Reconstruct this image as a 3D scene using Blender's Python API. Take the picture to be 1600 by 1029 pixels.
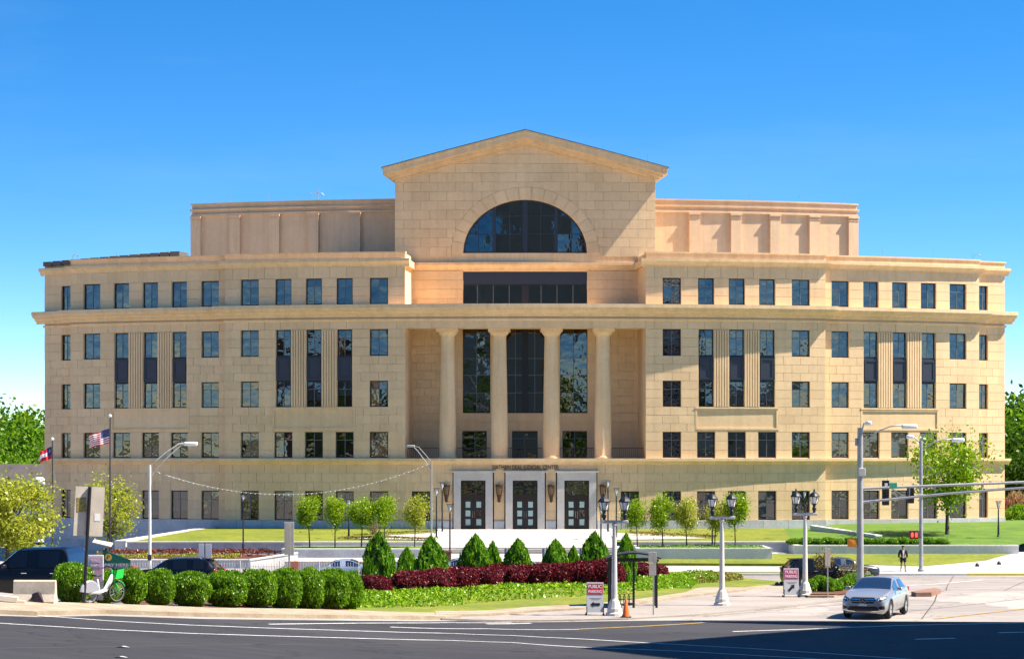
import bpy, bmesh, math, random
import numpy as np
from math import sin, cos, pi, radians, sqrt, ceil, atan2
from mathutils import Vector, Matrix, Euler

for o in list(bpy.data.objects): bpy.data.objects.remove(o)
SC = bpy.context.scene
COL = SC.collection
RNG = random.Random(7)
NPR = np.random.default_rng(11)

# ------------------------------------------------------------------ camera, sky, sun, exposure
F = 3600.0; EYE = 6.6; HY = 715.0; CX = 800.0
cam_d = bpy.data.cameras.new('camera'); cam = bpy.data.objects.new('camera', cam_d); COL.objects.link(cam)
cam.location = (0, 0, EYE); cam.rotation_euler = (pi/2, 0, 0)
cam_d.sensor_width = 36; cam_d.lens = F/1600*36; cam_d.shift_y = (HY-514.5)/1600
cam_d.clip_start = 0.5; cam_d.clip_end = 6000
SC.camera = cam

SUN_EL = 52.0; SUN_AZ = -4.0           # azimuth off +X, towards the viewer's side of the building
S = Vector((cos(radians(SUN_EL))*cos(radians(SUN_AZ)), cos(radians(SUN_EL))*sin(radians(SUN_AZ)), sin(radians(SUN_EL))))
W = bpy.data.worlds.new('World'); SC.world = W; W.use_nodes = True
nt = W.node_tree; nt.nodes.clear()
wo = nt.nodes.new('ShaderNodeOutputWorld'); bg = nt.nodes.new('ShaderNodeBackground')
sky = nt.nodes.new('ShaderNodeTexSky'); sky.sky_type = 'NISHITA'; sky.sun_disc = False
sky.sun_elevation = radians(SUN_EL); sky.sun_rotation = radians(90-SUN_AZ)
sky.air_density = 1.0; sky.dust_density = 0.0; sky.ozone_density = 4.0; sky.altitude = 300
tc = nt.nodes.new('ShaderNodeTexCoord'); mp = nt.nodes.new('ShaderNodeMapping'); mp.vector_type = 'POINT'
mp.inputs['Scale'].default_value = (1, 1, 2.1)
nt.links.new(tc.outputs['Generated'], mp.inputs['Vector']); nt.links.new(mp.outputs[0], sky.inputs[0])
hs = nt.nodes.new('ShaderNodeHueSaturation'); hs.inputs['Saturation'].default_value = 1.34
wn_ = nt.nodes.new('ShaderNodeTexNoise'); wn_.inputs['Scale'].default_value = 2.6; wn_.inputs['Detail'].default_value = 7; wn_.inputs['Roughness'].default_value = .6
wm_ = nt.nodes.new('ShaderNodeMapping'); wm_.inputs['Scale'].default_value = (1, 1, 5); nt.links.new(tc.outputs['Generated'], wm_.inputs['Vector']); nt.links.new(wm_.outputs[0], wn_.inputs['Vector'])
wr_ = nt.nodes.new('ShaderNodeMapRange'); wr_.inputs[1].default_value = .50; wr_.inputs[2].default_value = .85; wr_.inputs[3].default_value = 0; wr_.inputs[4].default_value = .07
nt.links.new(wn_.outputs[0], wr_.inputs[0]); wx_ = nt.nodes.new('ShaderNodeMix'); wx_.data_type = 'RGBA'; wx_.inputs['B'].default_value = (5.5, 6.0, 6.6, 1)
nt.links.new(wr_.outputs[0], wx_.inputs['Factor']); nt.links.new(sky.outputs[0], wx_.inputs['A']); nt.links.new(wx_.outputs['Result'], hs.inputs['Color']); nt.links.new(hs.outputs[0], bg.inputs[0])
bg.inputs[1].default_value = 0.085
nt.links.new(bg.outputs[0], wo.inputs[0])
sd = bpy.data.lights.new('sun', 'SUN'); sd.energy = 5.0; sd.angle = radians(0.5); sd.color = (1, 0.91, 0.77)
so_ = bpy.data.objects.new('sun', sd); COL.objects.link(so_); so_.location = (60, 0, 80)
so_.rotation_euler = S.to_track_quat('Z', 'Y').to_euler()
VS = SC.view_settings
VS.view_transform = 'Standard'; VS.look = 'None'; VS.gamma = 1; VS.use_curve_mapping = False; VS.exposure = 1.45
SC.render.engine = 'CYCLES'; SC.render.resolution_x = 1024; SC.render.resolution_y = 658

# ------------------------------------------------------------------ materials
MATS = {}
def base(name):
    m = bpy.data.materials.new(name); m.use_nodes = True
    n = m.node_tree.nodes; n.clear()
    out = n.new('ShaderNodeOutputMaterial')
    MATS[name] = m
    return m, n, m.node_tree.links, out
def mat(name, col, rough=0.7, col2=None, scale=3.0, fine=0.0, bump=0.0, bscale=40.0, metal=0.0, spec=0.4, var=0.0, coat=0.0, stretch=(1, 1, 1), island=0.0, emit=0.0, streak=0.0, crack=0.0):
    m, n, l, out = base(name)
    p = n.new('ShaderNodeBsdfPrincipled'); l.new(p.outputs[0], out.inputs[0])
    p.inputs['Roughness'].default_value = rough; p.inputs['Metallic'].default_value = metal
    p.inputs['Specular IOR Level'].default_value = spec
    p.inputs['Coat Weight'].default_value = coat
    if emit:
        p.inputs['Emission Color'].default_value = (*col, 1); p.inputs['Emission Strength'].default_value = emit
    g = n.new('ShaderNodeNewGeometry'); mpp = n.new('ShaderNodeMapping'); mpp.inputs['Scale'].default_value = stretch
    l.new(g.outputs['Position'], mpp.inputs[0])
    cur = None
    if col2 is not None:
        t = n.new('ShaderNodeTexNoise'); t.inputs['Scale'].default_value = scale; t.inputs['Detail'].default_value = 5
        l.new(mpp.outputs[0], t.inputs['Vector'])
        r = n.new('ShaderNodeValToRGB'); r.color_ramp.elements[0].position = 0.32; r.color_ramp.elements[1].position = 0.68
        r.color_ramp.elements[0].color = (*col, 1); r.color_ramp.elements[1].color = (*col2, 1)
        l.new(t.outputs[0], r.inputs[0]); cur = r.outputs[0]
    else:
        rgb = n.new('ShaderNodeRGB'); rgb.outputs[0].default_value = (*col, 1); cur = rgb.outputs[0]
    if fine:
        t2 = n.new('ShaderNodeTexNoise'); t2.inputs['Scale'].default_value = scale*9; t2.inputs['Detail'].default_value = 4
        l.new(mpp.outputs[0], t2.inputs['Vector'])
        mr = n.new('ShaderNodeMapRange'); mr.inputs[1].default_value = .25; mr.inputs[2].default_value = .75
        mr.inputs[3].default_value = 1-fine; mr.inputs[4].default_value = 1+fine
        l.new(t2.outputs[0], mr.inputs[0])
        mx = n.new('ShaderNodeVectorMath'); mx.operation = 'SCALE'
        l.new(cur, mx.inputs[0]); l.new(mr.outputs[0], mx.inputs['Scale']); cur = mx.outputs[0]
    if streak:
        ms = n.new('ShaderNodeMapping'); ms.inputs['Scale'].default_value = (1.6, 1.6, .09); l.new(g.outputs['Position'], ms.inputs[0])
        ts = n.new('ShaderNodeTexNoise'); ts.inputs['Scale'].default_value = 1.0; ts.inputs['Detail'].default_value = 6; ts.inputs['Roughness'].default_value = .65; l.new(ms.outputs[0], ts.inputs['Vector'])
        mr = n.new('ShaderNodeMapRange'); mr.inputs[1].default_value = .42; mr.inputs[2].default_value = .66; mr.inputs[3].default_value = 1+streak*.3; mr.inputs[4].default_value = 1-streak
        l.new(ts.outputs[0], mr.inputs[0]); mx = n.new('ShaderNodeVectorMath'); mx.operation = 'SCALE'; l.new(cur, mx.inputs[0]); l.new(mr.outputs[0], mx.inputs['Scale']); cur = mx.outputs[0]
    if crack:
        dn = n.new('ShaderNodeTexNoise'); dn.inputs['Scale'].default_value = .8; dn.inputs['Detail'].default_value = 4; l.new(g.outputs['Position'], dn.inputs['Vector'])
        ma = n.new('ShaderNodeVectorMath'); ma.operation = 'MULTIPLY_ADD'; ma.inputs[1].default_value = (3, 3, 3); l.new(dn.outputs['Color'], ma.inputs[0]); l.new(g.outputs['Position'], ma.inputs[2])
        vo = n.new('ShaderNodeTexVoronoi'); vo.feature = 'DISTANCE_TO_EDGE'; vo.inputs['Scale'].default_value = .16; l.new(ma.outputs[0], vo.inputs['Vector'])
        mr = n.new('ShaderNodeMapRange'); mr.inputs[1].default_value = .004; mr.inputs[2].default_value = .016; mr.inputs[3].default_value = 1-crack; mr.inputs[4].default_value = 1
        l.new(vo.outputs['Distance'], mr.inputs[0]); mx = n.new('ShaderNodeVectorMath'); mx.operation = 'SCALE'; l.new(cur, mx.inputs[0]); l.new(mr.outputs[0], mx.inputs['Scale']); cur = mx.outputs[0]
        # worn wheel tracks and patched areas
        v2 = n.new('ShaderNodeTexVoronoi'); v2.inputs['Scale'].default_value = .07; l.new(ma.outputs[0], v2.inputs['Vector'])
        sp = n.new('ShaderNodeSeparateColor'); l.new(v2.outputs['Color'], sp.inputs[0])
        mr = n.new('ShaderNodeMapRange'); mr.inputs[3].default_value = .82; mr.inputs[4].default_value = 1.18; l.new(sp.outputs[0], mr.inputs[0])
        mx = n.new('ShaderNodeVectorMath'); mx.operation = 'SCALE'; l.new(cur, mx.inputs[0]); l.new(mr.outputs[0], mx.inputs['Scale']); cur = mx.outputs[0]
    if var or island:
        h = n.new('ShaderNodeMapRange')
        if island:
            l.new(g.outputs['Random Per Island'], h.inputs[0]); k = island
        else:
            oi = n.new('ShaderNodeObjectInfo'); l.new(oi.outputs['Random'], h.inputs[0]); k = var
        h.inputs[3].default_value = 1-k; h.inputs[4].default_value = 1+k
        mx = n.new('ShaderNodeVectorMath'); mx.operation = 'SCALE'
        l.new(cur, mx.inputs[0]); l.new(h.outputs[0], mx.inputs['Scale']); cur = mx.outputs[0]
    l.new(cur, p.inputs['Base Color'])
    if bump:
        t3 = n.new('ShaderNodeTexNoise'); t3.inputs['Scale'].default_value = bscale; t3.inputs['Detail'].default_value = 6
        l.new(mpp.outputs[0], t3.inputs['Vector'])
        b = n.new('ShaderNodeBump'); b.inputs['Strength'].default_value = bump; b.inputs['Distance'].default_value = 0.02
        l.new(t3.outputs[0], b.inputs['Height']); l.new(b.outputs[0], p.inputs['Normal'])
    return m
def glass(name, tint, refl, wav=0.0, wscale=1.5, rough=0.0, rcol=(1, 1, 1)):
    m, n, l, out = base(name)
    tr = n.new('ShaderNodeBsdfTransparent'); tr.inputs[0].default_value = (*tint, 1)
    gl = n.new('ShaderNodeBsdfGlossy'); gl.inputs['Roughness'].default_value = rough; gl.inputs[0].default_value = (*rcol, 1)
    mix = n.new('ShaderNodeMixShader'); fr = n.new('ShaderNodeFresnel'); fr.inputs[0].default_value = 1.5
    ad = n.new('ShaderNodeMath'); ad.operation = 'ADD'; ad.inputs[1].default_value = refl; ad.use_clamp = True
    l.new(fr.outputs[0], ad.inputs[0]); l.new(ad.outputs[0], mix.inputs[0])
    l.new(tr.outputs[0], mix.inputs[1]); l.new(gl.outputs[0], mix.inputs[2]); l.new(mix.outputs[0], out.inputs[0])
    if wav:
        g = n.new('ShaderNodeNewGeometry'); t = n.new('ShaderNodeTexNoise'); t.inputs['Scale'].default_value = wscale; t.inputs['Detail'].default_value = 2
        oi = n.new('ShaderNodeObjectInfo'); av = n.new('ShaderNodeVectorMath'); av.operation = 'ADD'
        cv = n.new('ShaderNodeVectorMath'); cv.operation = 'SCALE'; cv.inputs['Scale'].default_value = 50; cv.inputs[0].default_value = (1, 1, 1)
        l.new(oi.outputs['Random'], cv.inputs[0]); l.new(g.outputs['Position'], av.inputs[0]); l.new(cv.outputs[0], av.inputs[1])
        l.new(av.outputs[0], t.inputs['Vector'])
        b = n.new('ShaderNodeBump'); b.inputs['Strength'].default_value = wav; b.inputs['Distance'].default_value = 0.1
        l.new(t.outputs[0], b.inputs['Height']); l.new(b.outputs[0], gl.inputs['Normal'])
    return m
def leaf(name, c1, c2, c3, trans=0.35, gloss=0.08):
    m, n, l, out = base(name)
    g = n.new('ShaderNodeNewGeometry'); r = n.new('ShaderNodeValToRGB')
    r.color_ramp.elements[0].color = (*c1, 1); r.color_ramp.elements[1].color = (*c3, 1)
    e = r.color_ramp.elements.new(.5); e.color = (*c2, 1)
    l.new(g.outputs['Random Per Island'], r.inputs[0])
    d = n.new('ShaderNodeBsdfDiffuse'); t = n.new('ShaderNodeBsdfTranslucent'); gl = n.new('ShaderNodeBsdfGlossy')
    gl.inputs['Roughness'].default_value = .35
    l.new(r.outputs[0], d.inputs[0]); l.new(r.outputs[0], t.inputs[0])
    m1 = n.new('ShaderNodeMixShader'); m1.inputs[0].default_value = trans
    m2 = n.new('ShaderNodeMixShader'); m2.inputs[0].default_value = gloss
    l.new(d.outputs[0], m1.inputs[1]); l.new(t.outputs[0], m1.inputs[2])
    l.new(m1.outputs[0], m2.inputs[1]); l.new(gl.outputs[0], m2.inputs[2]); l.new(m2.outputs[0], out.inputs[0])
    return m

STONE = mat('tan_stone', (.70, .48, .265), .8, (.76, .535, .31), .35, .05, .15, 30, var=.05, streak=.07)
STONEJ = mat('tan_stone_joined', (.70, .48, .265), .8, (.76, .535, .31), .35, .05, .15, 30, island=.05, streak=.07)
TRIM = mat('tan_stone_trim', (.70, .485, .27), .8, (.76, .535, .31), .5, .05, .1, 30, streak=.12)
STUCCO = mat('pinkish_stucco', (.62, .42, .26), .85, (.68, .475, .30), .3, .05, .1, 40, streak=.10)
SURR = mat('beige_granite', (.47, .43, .385), .65, (.54, .50, .45), .8, .08, .1, 40, var=.04)
GRAN = mat('grey_granite', (.40, .40, .41), .6, (.50, .50, .50), .6, .12, .1, 40, var=.05)
GRANL = mat('pale_granite', (.60, .58, .55), .6, (.68, .66, .62), .8, .08, .1, 40, var=.04)
FRAMEM = mat('dark_bronze_frame', (.016, .018, .025), .4)
BARM = mat('grey_glazing_bar', (.12, .135, .15), .4)
NAVY = mat('navy_metal_panel', (.022, .028, .046), .45, spec=.5)
PANE = glass('window_glass', (.30, .36, .43), .075, .13, 1.3)
PANED = glass('car_glass', (.25, .3, .36), .10)
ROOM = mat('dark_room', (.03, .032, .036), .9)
BLIND = mat('pale_blind', (.42, .47, .5), .8)
DOORM = mat('dark_bronze_door', (.022, .014, .014), .35)
PAPER = mat('pale_notice', (.4, .55, .5), .7)
COPPER = mat('bronze_lamp', (.06, .035, .025), .4, metal=.6)
LETTER = mat('brown_letters', (.06, .035, .02), .5)
ROOFP = mat('pale_roof_membrane', (.40, .36, .31), .85)
ROOFM = mat('dark_roof_membrane', (.10, .09, .09), .8)
ASPH = mat('asphalt', (.017, .016, .019), .85, (.031, .029, .032), .12, .22, .3, 25, stretch=(.35, 1.6, 1), crack=.45)
CONCR = mat('concrete_road', (.23, .20, .18), .85, (.31, .275, .25), .10, .16, .2, 25, stretch=(.3, 1.5, 1), crack=.35)
SIDEW = mat('concrete_pavement', (.24, .205, .18), .85, (.30, .265, .235), .4, .10, .2, 25)
PLAZA = mat('white_paving', (.38, .36, .335), .75, (.46, .44, .41), .5, .05)
KERBM = mat('weathered_kerb', (.25, .19, .13), .9, (.34, .28, .205), 1.2, .15, .4, 14)
WHITEP = mat('white_road_paint', (.62, .62, .60), .7, (.45, .45, .45), 2.0, .2)
YELP = mat('yellow_road_paint', (.42, .27, .06), .7, (.28, .19, .06), 2.0, .2)
GRASSM = mat('mown_grass', (.10, .135, .006), .9, (.175, .185, .009), .3, .28, .6, 20)
GRASS2 = mat('green_grass', (.055, .125, .005), .9, (.10, .17, .007), .5, .25, .6, 20)
MULCH = mat('red_brown_mulch', (.07, .028, .018), .95, (.13, .05, .03), 6, .3, .8, 12)
LOT = mat('parking_lot', (.24, .22, .20), .9, (.30, .28, .26), .15, .1, .2, 20)
EARTH = mat('far_ground', (.10, .13, .04), .95, (.16, .15, .07), .05, .2)
BLACK = mat('black_metal', (.012, .012, .014), .4, spec=.5)
GREYM = mat('galvanised_grey', (.28, .29, .30), .45, (.36, .37, .38), 2, metal=.3)
PALEPOST = mat('pale_concrete_post', (.50, .48, .44), .75, (.58, .56, .52), 3, .08)
LANT = mat('white_lantern_glass', (.82, .84, .86), .25)
WHITEM = mat('white_enamel', (.78, .78, .78), .5)
SIGNB = mat('sign_back_alu', (.55, .47, .38), .5, (.66, .58, .48), 2, .06)
REDS = mat('sign_red', (.50, .02, .05), .5)
PINK = mat('sign_pink_faded', (.72, .28, .48), .5, (.8, .55, .68), 3)
GREENS = mat('sign_green', (.005, .16, .10), .5)
STREETG = mat('street_sign_green', (.05, .40, .25), .5)
YEL = mat('sign_yellow', (.75, .52, .10), .5)
ORANGE = mat('traffic_orange', (.85, .13, .015), .5)
SIGORANGE = mat('signal_orange', (.72, .25, .02), .5)
REDLAMP = mat('red_signal_light', (1, .05, .03), .5, emit=1.2)
BARK = mat('bark', (.06, .045, .035), .9, (.11, .085, .065), 6, .2, .5, 20)
PAINTK = mat('black_car_paint', (.004, .004, .006), .25, spec=.3, coat=.15)
PAINTS = mat('silver_car_paint', (.36, .37, .39), .28, metal=.55, coat=.6)
PAINTB = mat('bluegrey_car_paint', (.30, .36, .46), .25, metal=.4, coat=.5)
PAINTD = mat('dark_slate_car_paint', (.03, .04, .06), .25, coat=.3)
RUBBER = mat('rubber', (.012, .012, .012), .8)
ALLOY = mat('alloy', (.55, .56, .58), .3, metal=.8)
CHROME = mat('chrome', (.75, .76, .78), .12, metal=1)
HEADL = mat('headlamp', (.55, .58, .62), .1, spec=.8, coat=.6)
TAIL = mat('tail_lamp', (.45, .02, .02), .2, coat=.5)
PLATE = mat('number_plate', (.6, .6, .58), .5)
SKIN = mat('skin', (.28, .15, .10), .6)
CLOTHK = mat('black_cloth', (.012, .012, .015), .9)
CLOTHW = mat('white_cloth', (.65, .62, .60), .9)
HAIR = mat('dark_hair', (.015, .012, .010), .7)
BIKEG = mat('bike_green', (.02, .42, .06), .35, coat=.4)
BIKEW = mat('bike_white', (.75, .76, .78), .35, coat=.4)
BIKEGR = mat('bike_grey_skirt', (.25, .26, .30), .4)
BRICKM = mat('brick_dark', (.20, .10, .075), .9, (.28, .16, .12), 2, .1)
HOUSEW = mat('house_blue_white', (.55, .62, .72), .8)
SHINGLE = mat('grey_shingle', (.06, .052, .05), .9, (.085, .075, .07), .8, .15)
OFFC = mat('office_concrete', (.42, .40, .37), .8, (.48, .46, .42), .2, .05)
FLR = mat('flag_red', (.55, .015, .03), .8); FLW = mat('flag_white', (.80, .80, .80), .8); FLB = mat('flag_blue', (.02, .03, .16), .8); FLY = mat('flag_gold', (.7, .45, .08), .8)

L_BOX = leaf('leaf_box_hedge', (.05, .15, .004), (.13, .29, .006), (.25, .42, .008), .38, .03)
L_RED = leaf('leaf_red_shrub', (.075, .006, .012), (.15, .012, .022), (.25, .035, .045), .25, .02)
L_CONE = leaf('leaf_cone_shrub', (.045, .15, .006), (.11, .28, .008), (.23, .40, .010), .38, .03)
L_TREE = leaf('leaf_young_tree', (.13, .25, .006), (.22, .36, .008), (.34, .44, .012), .45, .02)
L_TREEY = leaf('leaf_yellowish_tree', (.22, .27, .02), (.34, .38, .03), (.46, .46, .06), .45, .02)
L_FOR = leaf('leaf_forest', (.05, .13, .006), (.10, .22, .008), (.18, .30, .012), .35, .01)
L_FORD = leaf('leaf_forest_dark', (.02, .06, .006), (.045, .105, .008), (.08, .16, .012), .3, .01)
L_COVER = leaf('leaf_ground_cover', (.08, .20, .005), (.17, .33, .008), (.30, .42, .02), .3, .02)
L_REDBED = leaf('leaf_red_bed', (.09, .022, .018), (.17, .045, .03), (.22, .085, .045), .3, .02)
L_YELBED = leaf('leaf_yellow_bed', (.14, .20, .02), (.26, .28, .02), (.36, .34, .04), .3, .02)
L_BROWN = leaf('leaf_dry_bed', (.14, .09, .03), (.25, .18, .05), (.28, .30, .05), .3, .02)
L_PINK = leaf('leaf_pink_shrub', (.28, .12, .08), (.38, .2, .14), (.25, .28, .06), .3, .02)

# ------------------------------------------------------------------ mesh helpers
class MB:
    def __init__(s): s.v = []; s.f = []; s.m = []
    def add(s, vs, fs, m=0):
        k = len(s.v); s.v.extend(vs)
        for f in fs: s.f.append(tuple(i+k for i in f)); s.m.append(m)
        return s
    def box(s, x0, x1, y0, y1, z0, z1, m=0):
        return s.add([(x0,y0,z0),(x1,y0,z0),(x1,y1,z0),(x0,y1,z0),(x0,y0,z1),(x1,y0,z1),(x1,y1,z1),(x0,y1,z1)],
              [(3,2,1,0),(4,5,6,7),(0,1,5,4),(1,2,6,5),(2,3,7,6),(3,0,4,7)], m)
    def bbox(s, cx, cy, cz, sx, sy, sz, b=0.02, m=0):     # chamfered box
        bm = bmesh.new(); bmesh.ops.create_cube(bm, size=1)
        bmesh.ops.scale(bm, vec=(sx, sy, sz), verts=bm.verts)
        bmesh.ops.bevel(bm, geom=bm.edges[:], offset=b, segments=2, affect='EDGES', profile=.6)
        bmesh.ops.translate(bm, vec=(cx, cy, cz), verts=bm.verts); bm.verts.ensure_lookup_table()
        s.add([tuple(v.co) for v in bm.verts], [tuple(v.index for v in f.verts) for f in bm.faces], m); bm.free(); return s
    def tube(s, pts, r, n=8, m=0, cap=True):
        pts = [Vector(p) for p in pts]
        if not isinstance(r, (list, tuple)): r = [r]*len(pts)
        k = len(s.v); prev = None
        for i, p in enumerate(pts):
            d = (pts[min(i+1, len(pts)-1)]-pts[max(i-1, 0)]).normalized()
            if prev is None:
                a = Vector((0,0,1)) if abs(d.z) < .9 else Vector((1,0,0)); u = d.cross(a).normalized()
            else:
                u = (prev - d*prev.dot(d)).normalized()
            prev = u; w = d.cross(u)
            for j in range(n):
                t = 2*pi*j/n; q = p + (u*cos(t)+w*sin(t))*r[i]; s.v.append(tuple(q))
        for i in range(len(pts)-1):
            for j in range(n):
                a = k+i*n+j; b = k+i*n+(j+1) % n; s.f.append((a, b, b+n, a+n)); s.m.append(m)
        if cap:
            s.f.append(tuple(k+j for j in range(n))[::-1]); s.m.append(m)
            e = k+(len(pts)-1)*n; s.f.append(tuple(e+j for j in range(n))); s.m.append(m)
        return s
    def lathe(s, prof, c=(0,0,0), n=16, m=0, axis='z', cap=True):
        k = len(s.v)
        for (r, z) in prof:
            for j in range(n):
                t = 2*pi*j/n; x, y = r*cos(t), r*sin(t)
                q = {'z': (x, y, z), 'y': (x, z, y), 'x': (z, x, y)}[axis]
                s.v.append((c[0]+q[0], c[1]+q[1], c[2]+q[2]))
        for i in range(len(prof)-1):
            for j in range(n):
                a = k+i*n+j; b = k+i*n+(j+1) % n; s.f.append((a, b, b+n, a+n)); s.m.append(m)
        if cap:
            s.f.append(tuple(k+j for j in range(n))[::-1]); s.m.append(m)
            e = k+(len(prof)-1)*n; s.f.append(tuple(e+j for j in range(n))); s.m.append(m)
        return s
    def prism(s, poly, d0, d1, plane='xz', m=0):          # polygon extruded
        n = len(poly)
        def q(p, d): return {'xz': (p[0], d, p[1]), 'xy': (p[0], p[1], d), 'yz': (d, p[0], p[1])}[plane]
        s.add([q(p, d0) for p in poly]+[q(p, d1) for p in poly],
              [tuple(range(n))[::-1], tuple(range(n, 2*n))]+[(i, (i+1) % n, (i+1) % n+n, i+n) for i in range(n)], m)
        return s
    def build(s, name, mats, parent=None, smooth=False, xf=None, sharp=None, recalc=True):
        if not isinstance(mats, (list, tuple)): mats = [mats]
        v = s.v if xf is None else [xf(*p) for p in s.v]
        me = bpy.data.meshes.new(name); me.from_pydata(v, [], s.f)
        for q in mats: me.materials.append(q)
        if len(mats) > 1: me.polygons.foreach_set('material_index', s.m)
        if recalc:
            bm = bmesh.new(); bm.from_mesh(me); bmesh.ops.recalc_face_normals(bm, faces=bm.faces); bm.to_mesh(me); bm.free()
        if smooth:
            me.shade_smooth()
            if sharp: me.set_sharp_from_angle(angle=sharp)
        me.update()
        return link(name, me, parent)
def link(name, data, parent=None, loc=None, rz=None):
    o = bpy.data.objects.new(name, data); COL.objects.link(o)
    if parent: o.parent = parent
    if loc is not None: o.location = loc
    if rz is not None: o.rotation_euler = (0, 0, rz)
    return o
def tag(o, label=None, cat=None, group=None, kind=None):
    if label: o['label'] = label
    if cat: o['category'] = cat
    if group: o['group'] = group
    if kind: o['kind'] = kind
    return o
def empty(name, loc=(0,0,0), rz=0, label=None, cat=None, group=None):
    o = link(name, None, None, loc, rz); o.empty_display_size = .3
    return tag(o, label, cat, group)
def copy_tree(o, parent=None):
    c = o.copy(); COL.objects.link(c)
    if parent: c.parent = parent
    for ch in list(o.children): copy_tree(ch, c)
    return c
def text(name, body, size, depth, m, parent, loc, rot, width=None, align='CENTER'):
    cu = bpy.data.curves.new(name, 'FONT'); cu.body = body; cu.size = size; cu.extrude = depth; cu.align_x = align; cu.align_y = 'CENTER'; cu.space_line = .85; cu.offset = size*.006
    t = bpy.data.objects.new(name, cu); COL.objects.link(t)
    me = bpy.data.meshes.new_from_object(t.evaluated_get(bpy.context.evaluated_depsgraph_get()))
    bpy.data.objects.remove(t); bpy.data.curves.remove(cu)
    me.materials.clear(); me.materials.append(m)
    if width:
        xs = [v.co.x for v in me.vertices]; k = width/(max(xs)-min(xs))
        for v in me.vertices: v.co.x *= k
    o = link(name, me, parent, loc); o.rotation_euler = rot
    return o

# ------------------------------------------------------------------ terrain
def sm(a, b, t):
    t = min(1, max(0, (t-a)/(b-a))); return t*t*(3-2*t)
def gz(x, y):
    r = -x-1.0; rise = 0.092*(r if r > 3 else (0 if r < -3 else (r+3)**2/12))
    rise = min(rise, 2.6)
    z = rise*(1-sm(88, 106, y)) - 1.4*sm(112, 140, y) - .75*sm(85.5, 88.5, y)*(1-sm(-15, -12.5, x))*(1-sm(97, 106, y))
    if y > 163: z += .7*sm(163, 176, y)*sm(4, 12, x)
    if y > 165: z -= .9*sm(165, 185, y)*(1-sm(-34, -26, x))
    return z
def at(px, py, d): return Vector(((px-CX)/F*d, d, EYE-(py-HY)/F*d))
def gp(px, py, zf=None):
    zf = zf or gz
    d = 40.0
    while d < 400:
        p = at(px, py, d)
        if p.z <= zf(p.x, p.y):
            lo, hi = d-1, d
            for _ in range(30):
                md = (lo+hi)/2; p = at(px, py, md)
                if p.z <= zf(p.x, p.y): hi = md
                else: lo = md
            return at(px, py, hi)
        d += 1
    return at(px, py, 400)
def poly_s(pts, n):
    P = [Vector(p) for p in pts]; L = [0]
    for a, b in zip(P, P[1:]): L.append(L[-1]+(b-a).length)
    out = []
    for i in range(n+1):
        t = L[-1]*i/n; k = 0
        while k < len(P)-2 and L[k+1] < t: k += 1
        u = (t-L[k])/max(1e-9, L[k+1]-L[k]); out.append(P[k].lerp(P[k+1], min(1, max(0, u))))
    return out
def strip(name, low, up, dz, m, n=60, k=6, kind='structure', zf=None, thick=None):
    zf = zf or gz
    A = poly_s([(p[0], p[1]) for p in low], n); B = poly_s([(p[0], p[1]) for p in up], n); b = MB()
    for i in range(n+1):
        for j in range(k+1):
            q = A[i].lerp(B[i], j/k); b.v.append((q.x, q.y, zf(q.x, q.y)+dz))
    for i in range(n):
        for j in range(k):
            a = i*(k+1)+j; b.f.append((a, a+k+1, a+k+2, a+1)); b.m.append(0)
    if thick:
        for (row, lst) in ((0, A), (k, B)):
            o0 = len(b.v)
            for q in lst: b.v.append((q.x, q.y, zf(q.x, q.y)+dz-thick))
            for i in range(n):
                b.f.append((i*(k+1)+row, (i+1)*(k+1)+row, o0+i+1, o0+i)); b.m.append(0)
    o = b.build(name, m); tag(o, kind=kind)
    for p in o.data.polygons: pass
    return o
def G(l): return [gp(*p)[:2] for p in l]

# one sheet to the horizon: fine where seen, coarse beyond
b = MB(); xs = [-3000, -900, -300, -120] + list(np.arange(-70, 71, 2.0)) + [120, 300, 900, 3000]
ys = [-1500, -300, -60, 20] + list(np.arange(40, 232, 2.0)) + [300, 600, 1500, 4000]
for y in ys:
    for x in xs: b.v.append((float(x), float(y), gz(x, y)-.02))
nx = len(xs)
for j in range(len(ys)-1):
    for i in range(nx-1):
        a = j*nx+i; b.f.append((a, a+1, a+nx+1, a+nx)); b.m.append(1 if ys[j] >= 230 else (2 if ys[j] < 28 else 0))
tag(b.build('ground', [LOT, EARTH, EARTH], smooth=True), kind='structure')

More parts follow.
